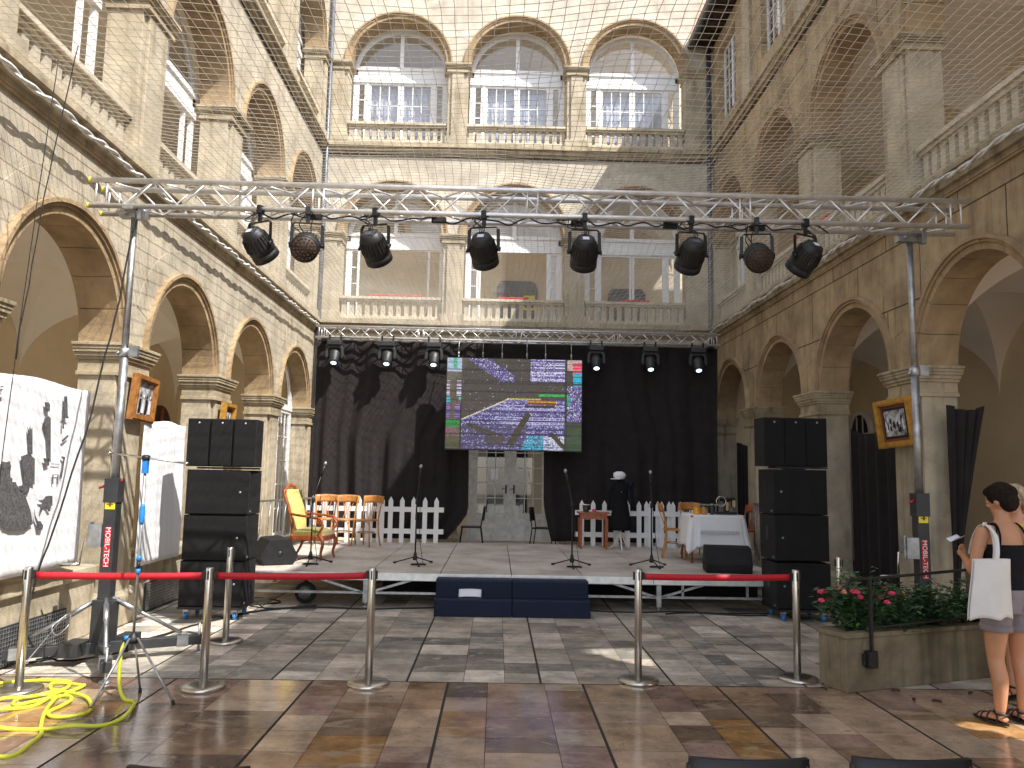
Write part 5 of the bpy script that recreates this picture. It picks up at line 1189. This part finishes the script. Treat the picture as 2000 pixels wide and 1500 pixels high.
m = MB(Mx=Mx); m.bar((.22,-.06,.22), (.22,-.06,.93), .024, .024); m.build('post', 'blackmetal', t); m = MB(Mx=Mx); m.bar((1.85,-.06,.22), (1.85,-.06,.99), .024, .024); m.build('post', 'blackmetal', t)
m = MB(Mx=Mx); m.box(.17, .27, -.085, -.022, .20, .34); m.box(.15, .29, -.05, -.022, .22, .32); m.build('bracket', 'blackmetal', t, bevel=.01)
def bush(label, cx, cy, rx, ry, h, n, flowers, seed, z0=.42):
    r = random.Random(seed); t = thing('flowering_bush', label, 'bush', (cx, cy, z0))
    m = MB(); lf = MB(); tips = []
    for k in range(26):
        a = r.uniform(0, 2*pi); d = sqrt(r.random()); tip = Vector((cos(a)*rx*d, sin(a)*ry*d, h*(.45+.55*r.random())*(1-.35*d*d)))
        base = Vector((tip.x*.25, tip.y*.25, 0)); mid = (base+tip)/2+Vector((r.uniform(-.04,.04), r.uniform(-.04,.04), .05)); P = smoothpts([base, mid, tip], 4); m.path(P, .004, 5); tips.append((P, tip))
    m.build('stems', 'leaf', t)
    for k in range(n):
        P, tip = r.choice(tips); q = P[r.randint(2, len(P)-1)]; c = q+Vector((r.gauss(0,.05), r.gauss(0,.05), r.gauss(0,.04)))
        if c.z < .02: c.z = .03
        L = r.uniform(.035, .075); a = r.uniform(0, 2*pi); d = Vector((cos(a), sin(a), r.uniform(-.6,.4))).normalized(); s = d.cross(Vector((r.uniform(-.5,.5), r.uniform(-.5,.5), 1))).normalized()*L*.30; nn = d.cross(s).normalized()*L*.10
        lf.add([c, c+d*L*.35+s, c+d*L, c+d*L*.35-s, c+d*L*.5+nn], [(0,1,4),(1,2,4),(2,3,4),(3,0,4)], 0 if r.random() < .72 else 1)
    lf.build('foliage', ['leaf', 'leaf2'], t, fix=False)
    fl = MB()
    for k in range(flowers):
        P, tip = r.choice(tips); c = tip+Vector((r.gauss(0,.03), r.gauss(0,.03)-.03, .02)); mi = 0 if r.random() < .75 else 1
        for q in range(7): a = 2*pi*q/7; fl.ball(tuple(c+Vector((.016*cos(a), .016*sin(a), .01*sin(q*2)))), .015, .015, .010, 6, mi)
    if flowers: fl.build('blossoms', ['petal', 'petal2'], t)
bush('bush with pink blossoms at the left end of the planter', 3.14, 6.95, .34, .20, .56, 1700, 17, 4)
bush('leafy bush with one pink blossom in the middle of the planter', 3.52, 7.09, .26, .17, .46, 900, 2, 5)
bush('dense dark green bush in the planter beside the woman', 3.98, 7.27, .34, .16, .44, 1300, 0, 6)
bush('dark green bush at the far right end of the planter', 4.5, 7.47, .34, .17, .50, 900, 0, 8)
for i, (x, y, l) in enumerate(((3.37, 6.77, 'curled dead leaf nearest the planter face'), (3.38, 6.5, 'curled dead leaf farthest from the planter face'), (3.55, 6.47, 'largest curled dead leaf on the pale slab'), (3.97, 6.72, 'curled dead leaf left of the woman'), (2.78, 6.8, 'dead leaf scrap by the stanchion base'), (2.86, 6.95, 'small debris scrap at the planter corner'))):
    m = MB(); m.grid(lambda s, q: ((s-.5)*.075, (q-.5)*.035*(1-(2*s-1)**2)+.004*sin(s*5), .004+.014*(2*q-1)**2+.006*sin(s*3)), 8, 4); o = m.build('dead_leaf', 'darkwood', None, fix=False, solid=.001); o.location = (x, y, .001); o.rotation_euler = (0,0,i*1.3); tag(o, l, 'leaf')

# ================================================================== people
def ell(m, rings, n=20, cap=True):
    """closed loft through horizontal-ish rings (centre, rx, ry)"""
    vs = []; k = len(rings)
    for c, rx, ry in rings:
        for j in range(n): a = 2*pi*j/n; vs.append((c[0]+rx*cos(a), c[1]+ry*sin(a), c[2]))
    fs = [(i*n+j, i*n+(j+1) % n, (i+1)*n+(j+1) % n, (i+1)*n+j) for i in range(k-1) for j in range(n)]+[tuple(range(n))[::-1], tuple(range((k-1)*n, k*n))]
    m.add(vs, fs, 0, True)
def limb(m, pts, rr, n=12):
    P = smoothpts(pts, 4); R = []
    for i in range(len(rr)-1):
        for j in range(4): R.append(rr[i]+(rr[i+1]-rr[i])*j/4)
    R.append(rr[-1]); m.path(P, R, n); m.ball(pts[0], rr[0]*1.0, n=10); m.ball(pts[-1], rr[-1]*1.0, n=10)
def hand(m, w_, d, side, palm_n):
    """palm at wrist w_ pointing along d; four curled fingers and a thumb"""
    d = Vector(d).normalized(); pn = Vector(palm_n).normalized(); s = d.cross(pn).normalized()*side
    w_ = Vector(w_); m.path([w_-d*.01, w_+d*.045, w_+d*.085], [.024, .036, .033], 10, flat=.55)
    for k, (o, L) in enumerate(((-.027, .070), (-.009, .080), (.009, .076), (.026, .060))):
        b = w_+d*.08+s*o; p1 = b+d*L*.42+pn*.006; p2 = p1+(d*.65+pn*.75)*L*.32; p3 = p2+(d*.2+pn)*L*.26; m.path([b-d*.02, b, p1, p2, p3], [.0095, .0095, .0088, .008, .0065], 8); m.ball(p3, .0065, n=8)
    b = w_+d*.03-s*.028; m.path([b, b-s*.022+d*.028+pn*.012, b-s*.026+d*.055+pn*.022], [.012, .0105, .008], 8); m.ball(b-s*.026+d*.055+pn*.022, .008, n=8)
def remesh(o, v, sm=6):
    md = o.modifiers.new('voxel', 'REMESH'); md.mode = 'VOXEL'; md.voxel_size = v; md.use_smooth_shade = True
    md = o.modifiers.new('smooth', 'SMOOTH'); md.iterations = sm; md.factor = .5
def person(label, loc, rz, arms, skin, hairmat, hairfn, headrot, legs):
    t = thing('person', label, 'person', loc, rz); m = MB()   # faces +y
    ell(m, [((0,0,.80),.155,.10), ((0,0,.88),.178,.122), ((0,.0,.97),.165,.112), ((0,.0,1.06),.138,.095), ((0,0,1.16),.145,.10), ((0,0,1.27),.160,.108), ((0,-.005,1.36),.168,.085), ((0,-.008,1.415),.13,.068), ((0,-.005,1.45),.065,.052), ((0,.01,1.53),.052,.05)], 24)
    H = Matrix.Translation((0,.012,1.60)) @ Matrix.Rotation(headrot[0], 4, 'Z') @ Matrix.Rotation(headrot[1], 4, 'X')
    m.M = H; m.ball((0,-.005,.02), .075, .095, .105, 20); m.ball((0,.035,-.055), .052, .052, .05, 16)
    m.path([(0,.085,.02),(0,.108,-.012),(0,.09,-.022)], [.009,.013,.009], 8); m.ball((0,.078,-.048), .022, .012, .007, 10); m.ball((0,.075,-.085), .020, .017, .014, 10)
    for s in (-1, 1): m.ball((s*.077,-.008,-.005), .010, .022, .034, 12); m.ball((s*.03,.082,.035), .018, .008, .006, 8); m.ball((s*.034,.07,-.018), .022, .018, .018, 10)
    m.M = None
    for s, L in zip((-1, 1), legs):
        limb(m, [(s*.09,0,.86), (L[0]*.3+s*.07,L[1]*.3,.66), (L[0]*.8+s*.02,.012+L[1]*.7,.46), (L[0],-.022+L[1],.31), (L[0],-.01+L[1],.09)], [.098,.084,.057,.058,.036], 16)
        f = Matrix.Translation((L[0], L[1], 0)) @ Matrix.Rotation(-s*.18, 4, 'Z'); m.M = f
        m.path([(0,-.055,.035),(0,0,.045),(0,.07,.036),(0,.145,.024),(0,.185,.018)], [.030,.036,.036,.036,.020], 12, flat=.6)
        for k in range(5): x = -s*(.028-.014*k); m.path([(x,.15,.018),(x,.195-.007*k,.014)], [.009,.007], 8); m.ball((x,.195-.007*k,.014), .0075, n=8)
        m.M = None
    for s, (el, wr, d, pn) in zip((-1, 1), arms):
        sh = Vector((s*.175,0,1.365)); limb(m, [sh, sh+(Vector(el)-sh)*.45+Vector((s*.006,0,0)), el, Vector(el)+(Vector(wr)-Vector(el))*.4, wr], [.052,.045,.036,.037,.023], 14); hand(m, wr, d, s, pn)
    b = m.build('body', skin, t); remesh(b, .0075, 5)
    e = MB(Mx=H)
    for s in (-1, 1): e.ball((s*.031,.081,.014), .010, .006, .005, 10)
    e.build('eyes', 'white_pl', t)
    e = MB(Mx=H)
    for s in (-1, 1): e.ball((s*.031,.087,.014), .0055, .004, .0055, 8)
    e.build('pupils', 'hair', t)
    h = MB(Mx=H); hairfn(h); o = h.build('hair', hairmat, t); remesh(o, .006, 4)
    return t, H
def sandals(t, legs, mat='blackmetal'):
    for s, L in zip((-1, 1), legs):
        f = Matrix.Translation((L[0], L[1], 0)) @ Matrix.Rotation(-s*.18, 4, 'Z'); m = MB(Mx=f)
        n = 24; m.prism([(.042*cos(2*pi*i/n)*(1 if sin(2*pi*i/n) > 0 else .85), .07+.145*sin(2*pi*i/n)) for i in range(n)], 0, .014, 'xy')
        for y, hh in ((.12, .045), (.07, .062), (.155, .034)): m.path([(.043*cos(a), y, .012+hh*sin(a)*.95) for a in [pi*i/10 for i in range(11)]], .006, 6, flat=1)
        m.path([(.041*cos(a), -.012+.048*sin(a)*-1, .072) for a in [pi*i/10 for i in range(11)]], .008, 6); m.path([(.042*cos(a), -.0, .075+.0*a) if 0 else (.042*cos(a), -.012+.045*sin(a), .072+.012*sin(a)) for a in [pi*i/10 for i in range(11)]], .007, 6)
        for sx in (-1, 1): m.tube((sx*.040,-.01,.012),(sx*.041,-.012,.072),.006)
        m.build('sandal', mat, t)
def hair1(h):
    h.ball((0,-.022,.04), .094, .104, .104, 18); h.ball((0,-.055,-.01), .082, .072, .085, 14); h.ball((.02,-.08,.05), .06, .05, .055, 12); h.ball((.0,.04,.085), .06, .06, .04, 12); h.ball((-.04,.0,.085), .05, .07, .045, 12)
    for k in range(9): a = k*.7; h.ball((.05*cos(a), -.07+.03*sin(a), .02+.03*cos(a*1.7)), .035, .03, .03, 8)
def hair2(h):
    h.ball((0,-.018,.035), .092, .104, .10, 18); h.ball((0,-.055,-.03), .088, .065, .11, 16)
    for s in (-1, 1): h.path(smoothpts([(s*.05,.05,.10),(s*.085,.03,.04),(s*.09,.01,-.05),(s*.07,-.01,-.12)], 4), [.03,.03]+[.028]*9+[.016, .012], 10)
legs1 = [(-.105, 0.0), (.105, .02)]
arms1 = [((-.245, .02, 1.09), (-.15, .235, 1.17), (.35, .75, .35), (.8, -.3, .5)), ((.235, .03, 1.08), (.12, .24, 1.15), (-.35, .75, .3), (-.8, -.3, .5))]
p1, H1 = person('dark-haired woman with black top, grey shorts and a white tote, seen from behind', (3.80, 5.92, .014), radians(8), arms1, 'skin', 'hair', hair1, (radians(24), radians(-16)), legs1)
sandals(p1, legs1)
m = MB(); ell(m, [((0,0,.93),.178,.125), ((0,0,.99),.168,.119), ((0,0,1.06),.146,.102), ((0,0,1.16),.153,.107), ((0,0,1.24),.166,.114), ((0,-.002,1.285),.166,.112)], 28)
o = m.build('tank_top', 'top', p1)
m = MB()
for s in (-1, 1):
    if s > 0: m.build('shoulder_strap', 'top', o); m = MB()
    m.path(smoothpts([(s*.115,-.098,1.27),(s*.105,-.092,1.36),(s*.095,-.04,1.433),(s*.10,.04,1.41),(s*.105,.095,1.28)], 4), .009, 8, flat=.6)
m.build('shoulder_strap', 'top', o); m = MB(); m.path(smoothpts([(-.145,-.075,1.26),(-.125,-.085,1.34),(-.108,-.05,1.425),(-.11,.03,1.41)], 4), .007, 8, flat=.6)
m.build('shoulder_strap', 'top', o)
m = MB(); ell(m, [((0,0,.79),.17,.12), ((0,0,.87),.188,.134), ((0,0,.94),.184,.130), ((0,0,.965),.176,.124)], 28)
for s, L in zip((-1, 1), legs1): m.path([(s*.088,0,.86),(s*.092,.002,.76),(s*.094,.004,.665)], [.108,.104,.102], 20)
o = m.build('shorts', 'shorts', p1); remesh(o, .008, 4)
m = MB()
for s in (-1, 1): m.lathe([(.100,.655),(.108,.656),(.110,.70),(.101,.702)], 24, c=(s*.094,.004,0))
m.build('turned_hem', 'shorts', o)
for s in (-1, 1): m = MB(); m.box(s*.09-.06, s*.09+.06, -.139, -.128, .80, .90); m.build('back_pocket', 'shorts', p1, bevel=.006)
# tote bag hanging from her left shoulder
t = thing('tote_bag', 'off-white canvas tote hanging from the shoulder of the dark-haired woman', 'bag', (3.59, 5.74, .775), radians(12))
def bag(s, q, side):
    x = -.17+.34*s; z = q*.43; bul = .05*sin(pi*min(1, max(0, s)))*(1-q*.75)+.01
    x *= 1.12-.22*q; return (x+.02*(1-q)*sin(s*5)-.03*(1-q), side*bul+.01*sin(s*11+q*4)*(1-q)*.8, z+.02*sin(s*3)*(1-q)+.012*(1-q)*sin(s*9))
m = MB(); m.grid(lambda s, q: bag(s, q, -1), 24, 16); m.grid(lambda s, q: bag(s, q, 1), 24, 16); m.build('bag_body', 'canvas', t, fix=False, solid=.003)
for yy, xo in ((-.012, 0), (.02, .012)):
    m = MB(); P = smoothpts([(.02+xo,yy-.01,.40),(.045+xo,yy,.50),(.07+xo,yy+.04,.60),(.085+xo,.12,.662),(.09+xo,.19,.65),(.08,.24,.56),(.05,.25,.44)], 4)
    for a, b in zip(P, P[1:]): m.bar(a, b+(b-a)*.1, .034, .004, up=(0,-1,.3))
    m.build('shoulder_strap', 'canvas', t)
t = thing('leaflet', 'folded leaflet held by the dark-haired woman', 'paper', (3.58, 6.14, 1.28), radians(20))
m = MB(); m.grid(lambda s, q: (-.05+.12*s, -.02+.08*q, .01+.05*abs(q-.5)+.03*s), 4, 6); m.build('sheet', 'paper', t, fix=False, solid=.001)
legs2 = [(-.10, .02), (.10, -.02)]
p2, H2 = person('blond woman in a yellow dress at the right edge, facing the dark-haired woman', (4.30, 6.52, .014), radians(118), [((-.23, .05, 1.09), (-.12, .26, 1.14), (.3, .75, .3), (.8, -.3, .5)), ((.23, .02, 1.08), (.22, .18, .88), (0, .6, -.8), (-.9, .0, 0))], 'skin2', 'blond', hair2, (radians(10), radians(-10)), legs2)
sandals(p2, legs2)
m = MB(); ell(m, [((0,0,.50),.25,.20), ((0,0,.70),.215,.165), ((0,0,.90),.192,.138), ((0,.0,1.06),.152,.108), ((0,0,1.16),.158,.112), ((0,0,1.27),.174,.12), ((0,-.004,1.36),.178,.096), ((0,-.006,1.41),.14,.078)], 28); m.build('dress', 'yellow_cloth', p2)
m = MB(); m.path([(.072*cos(a), .005+.066*sin(a), 1.435-.035*max(0, sin(a))) for a in [2*pi*i/30 for i in range(30)]], .007, 6, closed=True); m.build('necklace', 'petal2', p2)
m = MB(Mx=H2)
for s in (-1, 1): m.box(s*.034-.024, s*.034+.024, .098, .103, -.008, .03); m.tube((s*.06,.098,.018),(s*.084,-.0,.01),.003)
m.build('sunglasses', 'blackplastic', p2)
